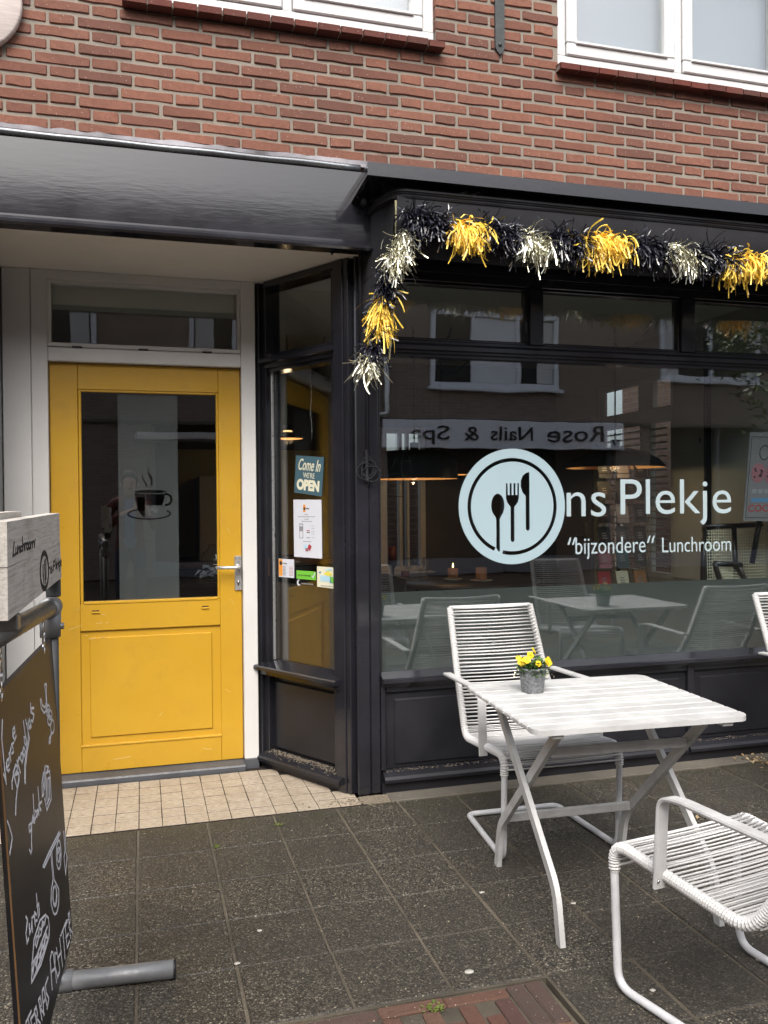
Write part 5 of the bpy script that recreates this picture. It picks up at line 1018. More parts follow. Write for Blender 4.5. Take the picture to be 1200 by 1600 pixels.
# hanging chalkboard
T0, T1, Bv = Vector((-0.283, -1.97, 1.03)), Vector((-0.250, -1.20, 1.03)), Vector((-0.205, -1.20, 0.17))
eu = (T1-T0).normalized(); ev = (Bv-T1).normalized(); en = ev.cross(eu).normalized()
if en.x < 0: en = -en
BU, BV = 0.752, 0.868
def onb(u0, v0, h_): return T0+eu*u0+ev*v0+en*h_
brd = thing('chalkboard', onb(BU/2, BV, -0.005), 'black chalkboard with white chalk drawings hanging from the pipe stand', 'chalkboard')
bm = BM(); prism(bm, [(0, 0), (BU, 0), (BU, BV-0.02), (BU-0.02, BV), (0, BV)], lambda a, b: onb(a, b, 0.0), lambda a, b: onb(a, b, -0.012)); obj('board', bm, 'chalkboard', brd)
bm = BM(); prism(bm, [(-0.0015, -0.002), (0.0, -0.002), (0.0, BV), (-0.0015, BV)], lambda a, b: onb(a, b, 0.0005), lambda a, b: onb(a, b, -0.003)); obj('bare_edge', bm, 'brown_wood', brd)
rc = random.Random(9)
for s in CHALK:
    pts = [p for p in s if -0.0 <= p[0] <= BU and p[1] <= BV-0.004]
    if len(pts) > 1: bm = BM(); flatstroke(bm, pts, 0.0052+0.0012*rc.random(), lambda a, b, h_: onb(a, b, 0.0006+h_), 0.0005); obj('chalk_stroke', bm, 'chalk', brd)
for ub in (0.60, 0.035):
    p = onb(ub, 0.0, 0); bm = BM()
    def ringp_(c_, rx, rz, r_): sweep(bm, [c_+eu*rx*math.cos(a)+Vector((0, 0, rz*math.sin(a))) for a in [k*math.pi/10 for k in range(21)]], r_, 6)
    ringp_(p+Vector((0, 0, -0.006)), 0.012, 0.014, 0.003); ringp_(p+Vector((0, 0, 0.036)), 0.013, 0.032, 0.003); ringp_(p+Vector((0, 0, 0.075)), 0.009, 0.013, 0.003); obj('carabiner', bm, 'steel_plain', brd, True)
# wooden sign on top of the rail
wsg = thing('wooden_sign', (-0.25, -1.69, 1.16), 'weathered wooden plank sign lettered Lunchroom on top of the pipe stand', 'sign')
W0, W1 = Vector((-0.238, -2.13, 1.375)), Vector((-0.226, -1.25, 1.375)); wu = (W1-W0).normalized(); wn = Vector((wu.y, -wu.x, 0)); WL = 0.905
def onw(a, b, h_): return W0+wu*a+Vector((0, 0, -b))+wn*h_
for z0, z1, e in ((-0.006, 0.0775, 0.0), (0.0795, 0.176, 0.035)):
    bm = BM(); prism(bm, [(0.0, z0), (WL+e*0.2, z0-0.006), (WL+e, z1), (0.0, z1)], lambda a, b: onw(a, b, 0.0), lambda a, b: onw(a, b, -0.036)); obj('plank', bm, 'weathered_wood', wsg)
bm = BM(); prism(bm, [(-0.05, -0.020), (0.46, -0.022), (0.46, 0.15), (-0.05, 0.15)], lambda a, b: onw(a, b, -0.039), lambda a, b: onw(a, b, -0.070)); obj('back_plank', bm, 'weathered_wood', wsg)
for L_, wd_, nm_ in ((WOODTXT, 0.0052, 'painted_letter'), (WOODCUT, 0.009, 'painted_emblem'), (WOODRING, 0.013, 'painted_ring')):
    for s in L_: bm = BM(); flatstroke(bm, [(a, min(b, 0.171)) for a, b in s], wd_, lambda a, b, h_: onw(a, b, 0.0005+h_)); obj(nm_, bm, 'ink', wsg)
obj('steel_clip', box(-0.275, -0.235, -2.02, -1.98, 1.163, 1.196, c=0.003), 'steel_tube', wsg); obj('steel_clip', box(-0.262, -0.222, -1.262, -1.247, 1.150, 1.200, c=0.003), 'iron', wsg)

# ============================================================ INSIDE THE LUNCHROOM
def struct(name, bm, mat, label): return tag(obj(name, bm, mat), label, kind='structure')
bm = BM(); cbox(bm, -1.62, 3.70, 0.83, 3.30, 0.0, 0.05); prism(bm, [(0.72, 0.829), (1.06, 0.225), (3.70, 0.225), (3.70, 0.829)], lambda a, b: (a, b, 0.0), lambda a, b: (a, b, 0.05))
struct('room_floor', bm, 'floor_wood', 'brown floor inside the lunchroom')
struct('room_ceiling', box(-1.62, 3.70, 0.225, 3.30, 2.625, 2.70), 'ceiling_paint', 'grey green ceiling inside the lunchroom')
bm = BM(); X0, X1 = 3.70, 3.76
cbox(bm, X0, X1, 0.235, 1.50, 0.0, 2.70); cbox(bm, X0, X1, 2.55, 3.38, 0.0, 2.70); cbox(bm, X0, X1, 1.50, 2.55, 0.0, 0.83); cbox(bm, X0, X1, 1.50, 2.55, 2.34, 2.70)
struct('room_wall_right', bm, 'wall_green', 'grey green side wall with a window inside the lunchroom')
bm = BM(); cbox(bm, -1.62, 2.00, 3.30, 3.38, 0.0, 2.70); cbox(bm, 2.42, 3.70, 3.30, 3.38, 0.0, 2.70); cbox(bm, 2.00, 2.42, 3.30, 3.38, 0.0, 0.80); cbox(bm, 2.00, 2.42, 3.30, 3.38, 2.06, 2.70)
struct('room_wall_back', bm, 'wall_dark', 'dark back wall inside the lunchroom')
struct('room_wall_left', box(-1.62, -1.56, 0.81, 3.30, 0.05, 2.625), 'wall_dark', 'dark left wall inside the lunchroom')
# right hand window with venetian blind
rw = thing('side_window', (3.73, 2.02, 0.83), 'inner side wall window with dark frame looking onto a brick wall', 'window')
bm = BM()
for y0, y1, z0, z1 in ((1.50, 1.54, .83, 2.34), (2.51, 2.55, .83, 2.34), (1.54, 2.51, .83, .87), (1.54, 2.51, 2.30, 2.34), (1.54, 2.51, 1.985, 2.10), (1.76, 1.955, 2.10, 2.30), (1.79, 1.90, .87, 1.985)): cbox(bm, 3.705, 3.75, y0, y1, z0, z1, 0.004)
obj('frame', bm, 'ceiling_paint', rw)
bm = BM()
for y_ in (1.925, 2.47): cbox(bm, 3.72, 3.745, y_, y_+0.035, .87, 2.30, 0.003)
obj('white_post', bm, 'white_paint', rw)
obj('pane', box(3.752, 3.756, 1.51, 2.54, 0.84, 2.33), 'drink_glass', rw)
bl = thing('venetian_blind', (3.66, 2.02, 0.85), 'white venetian blind hanging in the inner side window', 'blind')
bm = box(-0.012, 0.012, -0.50, 0.50, -0.0012, 0.0012); bme_ = bpy.data.meshes.new('blind_slat'); bm.to_mesh(bme_); bm.free(); bme_.materials.append(MATS['white_paint'])
for k in range(22): add_piece('blind_slat', bme_, (0, 0, 0.02+0.0505*k), bl, (0, R(22), 0))
bm = BM()
for y_ in (1.70, 2.36): sweep(bm, [(3.66, y_, 0.85), (3.66, y_, 1.98)], 0.0015, 4)
obj('blind_cord', bm, 'white_paint', bl)
nw = thing('neighbour_wall', (5.3, 2.2, 0), 'brick wall of the neighbouring house outside the inner side window', 'wall')
obj('brickwork', box(5.2, 5.4, 0.3, 4.6, -0.03, 4.4), 'brick_neighbour', nw); obj('coping', box(5.15, 5.45, 0.28, 4.62, 4.405, 4.46, c=0.006), 'concrete', nw)
gw = thing('garden_wall', (2.2, 4.7, 0), 'pinkish brick garden wall outside the rear window', 'wall')
obj('brickwork', box(0.6, 5.1, 4.6, 4.8, -0.03, 1.75), 'brick_neighbour', gw); obj('coping', box(0.58, 5.12, 4.58, 4.82, 1.755, 1.81, c=0.006), 'concrete', gw)
bw = thing('rear_window', (2.21, 3.34, 0.80), 'white framed rear window at the back of the lunchroom', 'window')
bm = BM()
for a, b in ((2.00, 2.065), (2.175, 2.205), (2.245, 2.27), (2.37, 2.42)): cbox(bm, a, b, 3.29, 3.36, 0.80, 2.06, 0.004)
for z0, z1 in ((0.80, 0.84), (2.01, 2.06)): cbox(bm, 2.0655, 2.3695, 3.292, 3.358, z0, z1, 0.004)
obj('frame', bm, 'white_paint', bw); obj('pane', box(2.01, 2.41, 3.366, 3.370, 0.81, 2.05), 'drink_glass', bw); obj('sill', box(1.96, 2.46, 3.14, 3.289, 0.77, 0.80, c=0.004), 'white_paint', bw)
# cupboard panel, inner door, fridge and counter
cb = thing('wall_cupboard', (3.68, 1.29, 0.85), 'flat beige cupboard door on the inner side wall', 'cupboard'); obj('cupboard_door', box(3.675, 3.70, 1.10, 1.488, 0.85, 2.085, c=0.003), 'wall_green', cb); obj('knob', box(3.66, 3.675, 1.14, 1.155, 1.80, 1.83, c=0.004), 'iron', cb)
bm = box(3.655, 3.70, 1.075, 1.092, 0.3, 2.50); tag(obj('wall_pipe', bm, 'black_metal'), 'thin black vertical strip beside the beige cupboard door', 'pipe')
idr = thing('inner_door', (3.68, 2.93, 0.05), 'pale lilac inner door with a steel handle at the rear', 'door'); obj('leaf', box(3.672, 3.699, 2.62, 3.24, 0.055, 2.12, c=0.003), 'lilac_door', idr); bm = BM(); cbox(bm, 3.66, 3.671, 2.68, 2.72, 1.02, 1.22, 0.003); cbox(bm, 3.625, 3.66, 2.69, 2.705, 1.10, 1.115, 0.003); cbox(bm, 3.62, 3.635, 2.69, 2.80, 1.10, 1.115, 0.003); obj('handle', bm, 'aluminium', idr)
kc = thing('kitchen_counter', (0.55, 3.0, 0.05), 'dim counter with shelves behind the yellow door glass', 'counter')
obj('counter_body', box(0.25, 1.45, 2.70, 3.25, 0.05, 0.92, c=0.01), 'dark_wood', kc); obj('counter_top', box(0.23, 1.47, 2.67, 3.27, 0.925, 0.96, c=0.006), 'brown_wood', kc); obj('wall_tiles', box(0.20, 1.50, 3.27, 3.295, 0.97, 1.85), 'kitchen_cream', kc)
mw_ = thing('fridge', (0.60, 2.9, 0.962), 'small white fridge with a black windmill print on the counter', 'fridge'); obj('cabinet', box(0.42, 0.86, 2.80, 3.24, 0.963, 1.62, c=0.012), 'ceramic', mw_)
bm = BM()
for q in ([(0.60, 1.42), (0.64, 1.42), (0.632, 1.52), (0.608, 1.52)], [(0.57, 1.50), (0.58, 1.49), (0.67, 1.56), (0.66, 1.57)], [(0.58, 1.57), (0.57, 1.56), (0.66, 1.49), (0.67, 1.50)]): prism(bm, q, lambda a, b: (a, 2.7985, b), lambda a, b: (a, 2.7995, b))
obj('windmill_print', bm, 'ink', mw_)
bm = BM(); rk = random.Random(2)
for k in range(14):
    p = Vector((0.42+rk.uniform(-.07, .07), 1.60+rk.uniform(-.05, .05), 0.955+rk.uniform(0, .05))); bm.faces.new([bm.verts.new(p+Vector((rk.uniform(-1, 1), rk.uniform(-1, 1), rk.uniform(-.6, .8)))*0.05) for _ in range(4)])
ctb = thing('side_table', (0.42, 1.6, 0.05), 'small dark table just inside the yellow door', 'table')
obj('top', box(0.12, 0.72, 1.35, 1.85, 0.90, 0.93, c=0.005), 'dark_wood', ctb)
for a in (0.15, 0.69):
    for b in (1.38, 1.82): obj('leg', box(a-0.02, a+0.02, b-0.02, b+0.02, 0.05, 0.899), 'dark_wood', ctb)
tag(obj('crumpled_paper', bm, 'paper'), 'crumpled blue and white paper on the small dark table inside the door', 'paper')
bm = BM(); lathe(bm, [(0.0, 0), (0.085, 0.0), (0.10, 0.02), (0.10, 0.16), (0.06, 0.20), (0.055, 0.22), (0.062, 0.225)], (0.45, 1.50, 0.931), 24); tag(obj('glass_jar', bm, 'drink_glass', None, True), 'round glass jar on the small dark table inside the door', 'jar')
# pendant lamps
def pendant(x, y, z, r_, h_, label, mat='lamp_black', power=1.3, chain=True, flat=False):
    t = thing('pendant_lamp', (x, y, z), label, 'lamp', 'pendant lamps in the lunchroom')
    pr = [(r_, 0.0), (r_*0.985, 0.012), (r_*0.86, h_*0.42), (r_*0.60, h_*0.75), (r_*0.30, h_*0.95), (0.03, h_), (0.03, h_+0.05), (0.0, h_+0.055)] if not flat else [(r_, 0.0), (r_, h_*0.45), (r_*0.93, h_*0.75), (r_*0.75, h_*0.95), (0.03, h_), (0.03, h_+0.05), (0.0, h_+0.055)]
    bm = BM(); lathe(bm, pr, (x, y, z), 40, caps=False); obj('shade', bm, mat, t, True)
    bm = BM(); lathe(bm, [(a*0.985-0.001, b-0.004 if b > 0.02 else b+0.0005) for a, b in pr[:5]]+[(0.0, h_*0.94)], (x, y, z), 40, caps=False); obj('shade_lining', bm, 'lamp_inside', t, True)
    bm = BM(); lathe(bm, [(0.0, 0.0), (0.028, 0.012), (0.034, 0.035), (0.02, 0.06), (0.0, 0.065)], (x, y, z+h_*0.35), 16); obj('bulb', bm, 'bulb_glow', t, True)
    bm = BM(); zz_ = z+h_+0.055; q = 0
    while zz_ < 2.60:
        sweep(bm, [(x+(0.006*math.cos(a) if q % 2 else 0), y+(0 if q % 2 else 0.006*math.cos(a)), zz_+0.012+0.014*math.sin(a)) for a in [k*math.pi/5 for k in range(11)]], 0.0018, 4); zz_ += 0.022; q += 1
    obj('chain', bm, 'iron', t)
    bm = BM(); c0 = Vector((x, y, 2.62)); sweep(bm, [(x, y, z+h_+0.05), (x+0.006, y+0.004, (z+2.6)/2), (x+0.004, y, 2.46), (x+0.03, y, 2.42), (x+0.14, y, 2.44), (x+0.26, y, 2.56), (x+0.28, y, 2.62)], 0.004, 6); obj('cable', bm, 'black_fabric', t, True)
    ld = bpy.data.lights.new('lamp_light', 'POINT'); ld.energy = power; ld.color = (1, 0.68, 0.38); ld.shadow_soft_size = 0.03
    lo = bpy.data.objects.new('lamp_light', ld); COL.objects.link(lo); lo.parent = t; lo.location = (0, 0, h_*0.2-0.02); return t
pendant(3.045, 1.20, 1.625, 0.325, 0.135, 'wide black pendant lamp in front of the venetian blind')
pendant(1.815, 1.75, 1.565, 0.30, 0.20, 'grey dome pendant lamp left of the round emblem', flat=True)
pendant(2.30, 2.55, 1.62, 0.24, 0.16, 'small brown pendant lamp behind the round emblem', 'brown_wood')
pendant(1.02, 2.25, 1.87, 0.11, 0.05, 'thin disc pendant lamp seen through the yellow door glass', power=0.5)
# tables, chairs and things on them
rt_ = thing('round_table', (2.42, 2.45, 0.05), 'dark round table inside the lunchroom behind the frosted band', 'table')
bm = BM(); lathe(bm, [(0.0, 0.0), (0.60, 0.0), (0.62, 0.012), (0.62, 0.025), (0.60, 0.037), (0.0, 0.037)], (2.42, 2.45, 0.765), 48); obj('top', bm, 'dark_wood', rt_)
bm = BM(); lathe(bm, [(0.28, 0), (0.28, 0.02), (0.05, 0.05), (0.04, 0.70), (0.10, 0.714)], (2.42, 2.45, 0.05), 20); obj('pedestal', bm, 'dark_wood', rt_, True)
def candle(x, y, z, r_, h_, mat, label, lit=True):
    t = thing('candle', (x, y, z), label, 'candle'); bm = BM(); lathe(bm, [(0, 0), (r_, 0), (r_, h_), (r_*0.6, h_-0.006), (0, h_-0.008)], (x, y, z), 20); obj('wax', bm, mat, t)
    bm = BM(); sweep(bm, [(x, y, z+h_-0.008), (x+0.001, y, z+h_+0.008)], 0.001, 4); obj('wick', bm, 'ink', t)
    if lit: bm = BM(); lathe(bm, [(0, 0), (0.006, 0.01), (0.004, 0.024), (0, 0.04)], (x, y, z+h_+0.004), 10); obj('flame', bm, 'flame', t, True)
candle(2.24, 2.14, 0.832, 0.040, 0.075, 'terracotta', 'lit candle in a terracotta cup on the dark round table')
bm = BM(); lathe(bm, [(0, 0), (0.045, 0), (0.07, 0.025), (0.072, 0.029), (0.0, 0.012)], (2.24, 2.14, 0.803), 24); tag(obj('bowl', bm, 'ceramic', None, True), 'small pale bowl under the lit candle', 'bowl')
bm = BM(); lathe(bm, [(0, 0), (0.04, 0), (0.042, 0.004), (0.043, 0.09), (0.038, 0.09), (0.036, 0.01), (0, 0.01)], (2.46, 2.12, 0.818), 20); tag(obj('cup', bm, 'terracotta', None, True), 'terracotta cup standing right of the lit candle', 'cup')
bm = BM(); lathe(bm, [(0, 0), (0.05, 0), (0.085, 0.010), (0.086, 0.014), (0.0, 0.006)], (2.46, 2.12, 0.803), 24); tag(obj('saucer', bm, 'ceramic', None, True), 'pale saucer under the terracotta cup', 'saucer')
for k, (x_, y_) in enumerate(((2.02, 2.25), (2.10, 2.33), (1.96, 2.36))):
    bm = BM(); lathe(bm, [(0, 0), (0.032, 0), (0.006, 0.006), (0.005, 0.07), (0.03, 0.10), (0.036, 0.14), (0.03, 0.18), (0.028, 0.18), (0.034, 0.14), (0.0, 0.08)], (x_, y_, 0.803), 18); tag(obj('wine_glass', bm, 'drink_glass', None, True), ('wine glass nearest the window on the round table', 'wine glass right of the others on the round table', 'wine glass at the left rim of the round table')[k], 'glass', 'wine glasses on the round table')
ct = thing('corner_table', (1.95, 2.95, 0.05), 'small dark table under the rear window', 'table'); obj('top', box(1.70, 2.20, 2.76, 3.12, 0.74, 0.765, c=0.004), 'dark_wood', ct)
for a in (1.73, 2.17):
    for b in (2.79, 3.09): obj('leg', box(a-0.018, a+0.018, b-0.018, b+0.018, 0.05, 0.739), 'dark_wood', ct)
candle(1.985, 2.88, 0.90, 0.032, 0.14, 'wax_red', 'tall red brown pillar candle in front of the rear window', False)
bm = BM(); lathe(bm, [(0, 0), (0.04, 0), (0.042, 0.012), (0.018, 0.03), (0.016, 0.09), (0.034, 0.12), (0.036, 0.135), (0, 0.134)], (1.985, 2.88, 0.766), 20); tag(obj('candle_holder', bm, 'iron', None, True), 'dark candle holder carrying the tall pillar candle', 'candle holder')
candle(2.09, 2.86, 0.766, 0.035, 0.07, 'wax_red', 'short red candle beside the candle holder', False)
def dining_chair(x, y, rz, label):
    t = thing('dining_chair', (x, y, 0.05), label, 'chair', 'dark chairs in the lunchroom', rz)
    bm = BM(); cbox(bm, -0.21, 0.21, -0.21, 0.21, 0.42, 0.45, 0.01); obj('seat', bm, 'dark_wood', t, False, False)
    for a in (-0.19, 0.19):
        bm = BM(); sweep(bm, [(a, 0.19, 0.0), (a, 0.20, 0.45), (a, 0.27, 0.90)], 0.017, 8); obj('leg', bm, 'dark_wood', t, False, False); bm = BM(); sweep(bm, [(a, -0.19, 0), (a, -0.19, 0.42)], 0.017, 8); obj('leg', bm, 'dark_wood', t, False, False)
    bm = BM(); prism(bm, [(-0.19, 0.62), (0.19, 0.62), (0.20, 0.90), (0.10, 0.93), (-0.10, 0.93), (-0.20, 0.90)], lambda a, b: (a, 0.20+(b-0.45)*0.15, b), lambda a, b: (a, 0.22+(b-0.45)*0.15, b)); obj('backrest', bm, 'dark_wood', t, False, False)
dining_chair(1.58, 2.05, R(100), 'dark wooden chair left of the dark round table'); dining_chair(3.05, 2.85, R(-50), 'dark wooden chair behind the round table near the lilac door'); dining_chair(1.42, 1.35, R(160), 'dark wooden chair close behind the corner post')
wf = thing('wire_ornament', (1.42, 0.75, 1.45), 'wire frame lantern ornament hanging at the left of the window', 'ornament')
for cx_, z0_, s_ in ((1.38, 1.44, 0.085), (1.44, 1.56, 0.055)):
    bm = BM(); e = s_/2; q = [(cx_-e, 0.75, z0_), (cx_+e, 0.75, z0_), (cx_+e, 0.75, z0_+s_*1.5), (cx_-e, 0.75, z0_+s_*1.5), (cx_-e, 0.75, z0_)]
    for a, b in zip(q, q[1:]): sweep(bm, [a, b], 0.0016, 4)
    for a in (q[2], q[3]): sweep(bm, [a, (cx_, 0.75, z0_+s_*2.5)], 0.0012, 4)
    sweep(bm, [(cx_, 0.75, z0_+s_*2.5), (cx_, 0.75, 2.62)], 0.0006, 4); obj('wire_frame', bm, 'iron', wf)
# card rack
rk_ = thing('card_rack', (3.20, 1.42, 0.05), 'black wire card rack full of greeting cards in front of the blind', 'rack')
bm = BM(); sweep(bm, [(3.20, 1.42, 0.05), (3.20, 1.42, 1.72)], 0.014, 8); lathe(bm, [(0.22, 0), (0.22, 0.015), (0.02, 0.03)], (3.20, 1.42, 0.05), 20); obj('pole', bm, 'black_metal', rk_)
rr_ = random.Random(6); cm = ['dark_wood', 'ink', 'teal_sign', 'paper', 'red_print', 'pink_print', 'brown_wood', 'blue_print', 'cream_print']
for k in range(6):
    z_ = 0.80+0.155*k
    for q in range(3):
        x_ = 3.06+0.14*q; bm = BM()
        for a in (x_-0.055, x_+0.055): sweep(bm, [(a, 1.36, z_-0.02), (a, 1.34, z_+0.02), (a, 1.385, z_+0.14)], 0.002, 4)
        sweep(bm, [(x_-0.055, 1.34, z_+0.02), (x_+0.055, 1.34, z_+0.02)], 0.002, 4); obj('wire_pocket', bm, 'black_metal', rk_)
        mt_ = {(0, 0): 'red_print', (0, 1): 'cream_print', (0, 2): 'terracotta', (1, 0): 'pink_print', (1, 1): 'teal_sign', (2, 0): 'ink', (3, 0): 'ink', (3, 1): 'ink_grey', (5, 1): 'ink_grey', (5, 0): 'iron', (4, 2): 'iron', (2, 1): 'iron'}.get((k, q), 'ink' if rr_.random() < 0.6 else 'iron')
        bm = BM(); prism(bm, [(x_-0.047, z_-0.012), (x_+0.047, z_-0.012), (x_+0.047, z_+0.118), (x_-0.047, z_+0.118)], lambda a, b: (a, 1.352+(b-z_)*0.22, b), lambda a, b: (a, 1.355+(b-z_)*0.22, b)); cd_ = obj('card', bm, mt_, rk_)
        bm = BM(); m2 = 'paper' if mt_ in ('ink', 'iron', 'ink_grey') else 'ink'
        for w_ in range(3): prism(bm, [(x_-0.02, z_+0.035+0.016*w_), (x_+0.022-0.008*w_, z_+0.035+0.016*w_), (x_+0.018, z_+0.042+0.016*w_), (x_-0.018, z_+0.042+0.016*w_)], lambda a, b: (a, 1.3510+(b-z_)*0.22, b), lambda a, b: (a, 1.3518+(b-z_)*0.22, b))
        obj('card_print', bm, 'ink_grey', cd_)
# cookie poster and woven chair at the right
ps = thing('cookie_poster', (3.45, 0.30, 1.29), 'leaning white poster with pink biscuits lettered COOKIES at the right', 'poster')
def PP(a, b, h_): return Vector((3.325+a*0.85+b*0.17, 0.30-h_+b*0.10, 1.285+b*0.92))
bm = BM(); prism(bm, [(0, 0), (0.40, -0.01), (0.40, 0.56), (0.0, 0.56)], lambda a, b: PP(a, b, 0), lambda a, b: PP(a, b, 0.004)); obj('sheet', bm, 'poster_grey', ps)
for cx_, cz_ in ((0.09, 0.30), (0.20, 0.29), (0.31, 0.30)):
    bm = BM(); prism(bm, circ(cx_, cz_, 0.055, 0.062, 20), lambda a, b: PP(a, b, 0.0045), lambda a, b: PP(a, b, 0.006)); cko = obj('biscuit', bm, 'pink_print', ps); bm = BM()
    for q in range(9): prism(bm, circ(cx_+rr_.uniform(-.035, .035), cz_+rr_.uniform(-.042, .042), 0.007, 0.008, 8), lambda a, b: PP(a, b, 0.0064), lambda a, b: PP(a, b, 0.0072))
    obj('chocolate_chip', bm, 'ink', cko)
def ptext(txt, a, b, z0, z1, mat):
    me = fit(curve_mesh('t', text=txt, size=0.1, extrude=0.0003, offset=0.001), a, b, z0, z1)
    for v_ in me.vertices: v_.co = PP(v_.co.x, v_.co.y, 0.006+v_.co.z)
    obj('lettering', me, mat, ps)
ptext('COOKIES', 0.03, 0.34, 0.055, 0.10, 'red_print')
for k in range(6): bm = BM(); prism(bm, rect(0.05+0.05*k, 0.09+0.05*k-0.006*(k % 2), 0.172, 0.198), lambda a, b: PP(a, b, 0.005), lambda a, b: PP(a, b, 0.006)); obj('faint_print', bm, 'ink_grey', ps)
bm = BM(); prism(bm, rect(0.05, 0.34, 0.118, 0.140), lambda a, b: PP(a, b, 0.005), lambda a, b: PP(a, b, 0.006)); obj('blue_band', bm, 'blue_print', ps)
bm = BM(); rr2 = circ(0.13, 0.43, 0.04, 0.045, 24)
for a, b in zip(rr2, rr2[1:]+rr2[:1]): flatstroke(bm, [a, b], 0.006, lambda u0, v0, h_: PP(u0, v0, 0.0055+h_))
for q in (((0.015, 0.02), (0.015, 0.53)), ((0.015, 0.53), (0.385, 0.53)), ((0.015, 0.02), (0.385, 0.012))): flatstroke(bm, list(q), 0.004, lambda u0, v0, h_: PP(u0, v0, 0.0055+h_))
obj('border_line', bm, 'ink', ps)
wc = thing('woven_chair', (3.45, 0.6, 0.05), 'black framed chair with woven wicker panels at the right inside the window', 'chair')
def wpanel(p0, pu, pv, n, m):
    bm = BM()
    for k in range(n+1): sweep(bm, [p0+pu*(k/n), p0+pu*(k/n)+pv], 0.0022, 4)
    for k in range(m+1): sweep(bm, [p0+pv*(k/m), p0+pv*(k/m)+pu], 0.0022, 4)
    obj('wicker_panel', bm, 'cream_print', wc)
for bx in (3.255, 3.48): wpanel(Vector((bx, 0.52, 0.86)), Vector((0.19, 0, 0)), Vector((0.02, 0.04, 0.36)), 11, 20)
wpanel(Vector((3.19, 0.32, 1.01)), Vector((0.16, 0.06, -0.015)), Vector((0.07, 0.02, -0.12)), 8, 7)
for a, b in (((3.215, 0.52, 0.82), (3.26, 0.56, 1.245)), ((3.26, 0.56, 1.245), (3.68, 0.57, 1.25)), ((3.455, 0.52, 0.82), (3.47, 0.56, 1.245)), ((3.135, 0.30, 1.045), (3.25, 0.36, 0.84)), ((3.34, 0.36, 1.02), (3.50, 0.40, 0.80)), ((3.135, 0.30, 1.045), (3.36, 0.36, 1.025)), ((3.50, 0.36, 1.33), (3.47, 0.40, 1.03)), ((3.28, 0.45, 0.05), (3.28, 0.45, 0.78)), ((3.62, 0.45, 0.05), (3.62, 0.45, 0.78))):
    bm = BM(); sweep(bm, [a, b], 0.016, 8); obj('frame_bar', bm, 'dark_wood', wc)
obj('seat', box(3.22, 3.66, 0.32, 0.58, 0.77, 0.80, c=0.01), 'dark_wood', wc)

# ============================================================ ACROSS THE STREET (seen in the glass)
YO = -11.0
ob = thing('opposite_building', (2, YO, 0), 'brown brick row of shops across the street with white window frames, mirrored in the glass', 'building')
bm = BM(); cbox(bm, -26, 30, YO-0.4, YO, 2.95, 6.55); obj('wall', bm, 'brick_far', ob)
obj('gutter', box(-26, 30, YO, YO+0.16, 6.46, 6.62, c=0.01), 'frame_white_far', ob)
bm = BM(); prism(bm, [(YO+0.1, 6.625), (YO+0.1, 6.66), (YO-8, 6.70), (YO-8, 6.625)], lambda y, z: (-26, y, z), lambda y, z: (30, y, z)); obj('roof', bm, 'roof_tile', ob)
bm = BM(); cbox(bm, -26, 30, YO-8, YO-0.35, 0, 6.55); obj('core', bm, 'shop_dark', ob)
def owin(x0, x1, z0, z1, parts):
    w_ = thing('window', (0, 0, 0)); w_.parent = ob; w_.location = (-2, -YO, 0)
    bm = BM(); f = 0.09; cbox(bm, x0, x1, YO-0.02, YO+0.07, z0, z0+f, 0.01); cbox(bm, x0, x1, YO-0.02, YO+0.07, z1-f, z1, 0.01)
    for a in parts: cbox(bm, a-f/2, a+f/2, YO-0.02, YO+0.065, z0+f, z1-f, 0.01)
    cbox(bm, x0, x0+f, YO-0.02, YO+0.07, z0+f, z1-f, 0.01); cbox(bm, x1-f, x1, YO-0.02, YO+0.07, z0+f, z1-f, 0.01); cbox(bm, x0-0.06, x1+0.06, YO, YO+0.14, z0-0.07, z0-0.002, 0.01)
    obj('frame', bm, 'frame_white_far', w_); return w_
w1 = owin(5.25, 7.90, 3.57, 5.0, (6.10, 7.05))
obj('white_panel', box(6.15, 7.0, YO+0.005, YO+0.03, 3.67, 4.9), 'frame_white_far', w1); obj('pane', box(5.34, 6.05, YO+0.002, YO+0.006, 3.66, 4.91), 'shop_dark', w1); obj('pane', box(7.10, 7.81, YO+0.002, YO+0.006, 3.66, 4.91), 'shop_dark', w1); obj('net_curtain', box(7.45, 7.80, YO+0.008, YO+0.012, 3.68, 4.88), 'curtain', w1)
for k, (a, b) in enumerate(((-3.2, -0.75), (0.90, 2.55), (10.2, 12.6), (-7.4, -5.2), (15.0, 17.2))):
    w2 = owin(a, b, 3.85, 5.35, ((a+b)/2,)); obj('pane', box(a+0.09, b-0.09, YO+0.002, YO+0.006, 3.94, 5.26), 'shop_dark', w2); obj('net_curtain', box(a+0.12, a+0.45, YO+0.008, YO+0.012, 3.95, 5.25), 'curtain', w2); obj('net_curtain', box(b-0.45, b-0.12, YO+0.008, YO+0.012, 3.95, 5.25), 'curtain', w2)
sb = thing('shop_sign', (6.8, YO, 2.4), 'long white shop sign with dark lettering across the street, mirrored in the window', 'sign')
obj('board', box(4.27, 9.32, YO+0.02, YO+0.12, 2.41, 2.93, c=0.01), 'sign_white', sb)
def otext(txt, xa, xb, z0, z1):       # read from the street side looking along -Y: left is +X
    me = fit(curve_mesh('t', text=txt, size=0.4, extrude=0.01), 0, xa-xb, z0, z1)
    for v_ in me.vertices: v_.co = Vector((xa-v_.co.x, YO+0.135+v_.co.z, v_.co.y))
    obj('lettering', me, 'ink', sb)
otext('by', 9.22, 8.98, 2.50, 2.80); otext('Rose', 8.85, 7.62, 2.56, 2.86); otext('Nails', 7.30, 6.42, 2.56, 2.82); otext('&', 6.18, 5.86, 2.56, 2.80); otext('Spa', 5.58, 4.80, 2.48, 2.82)
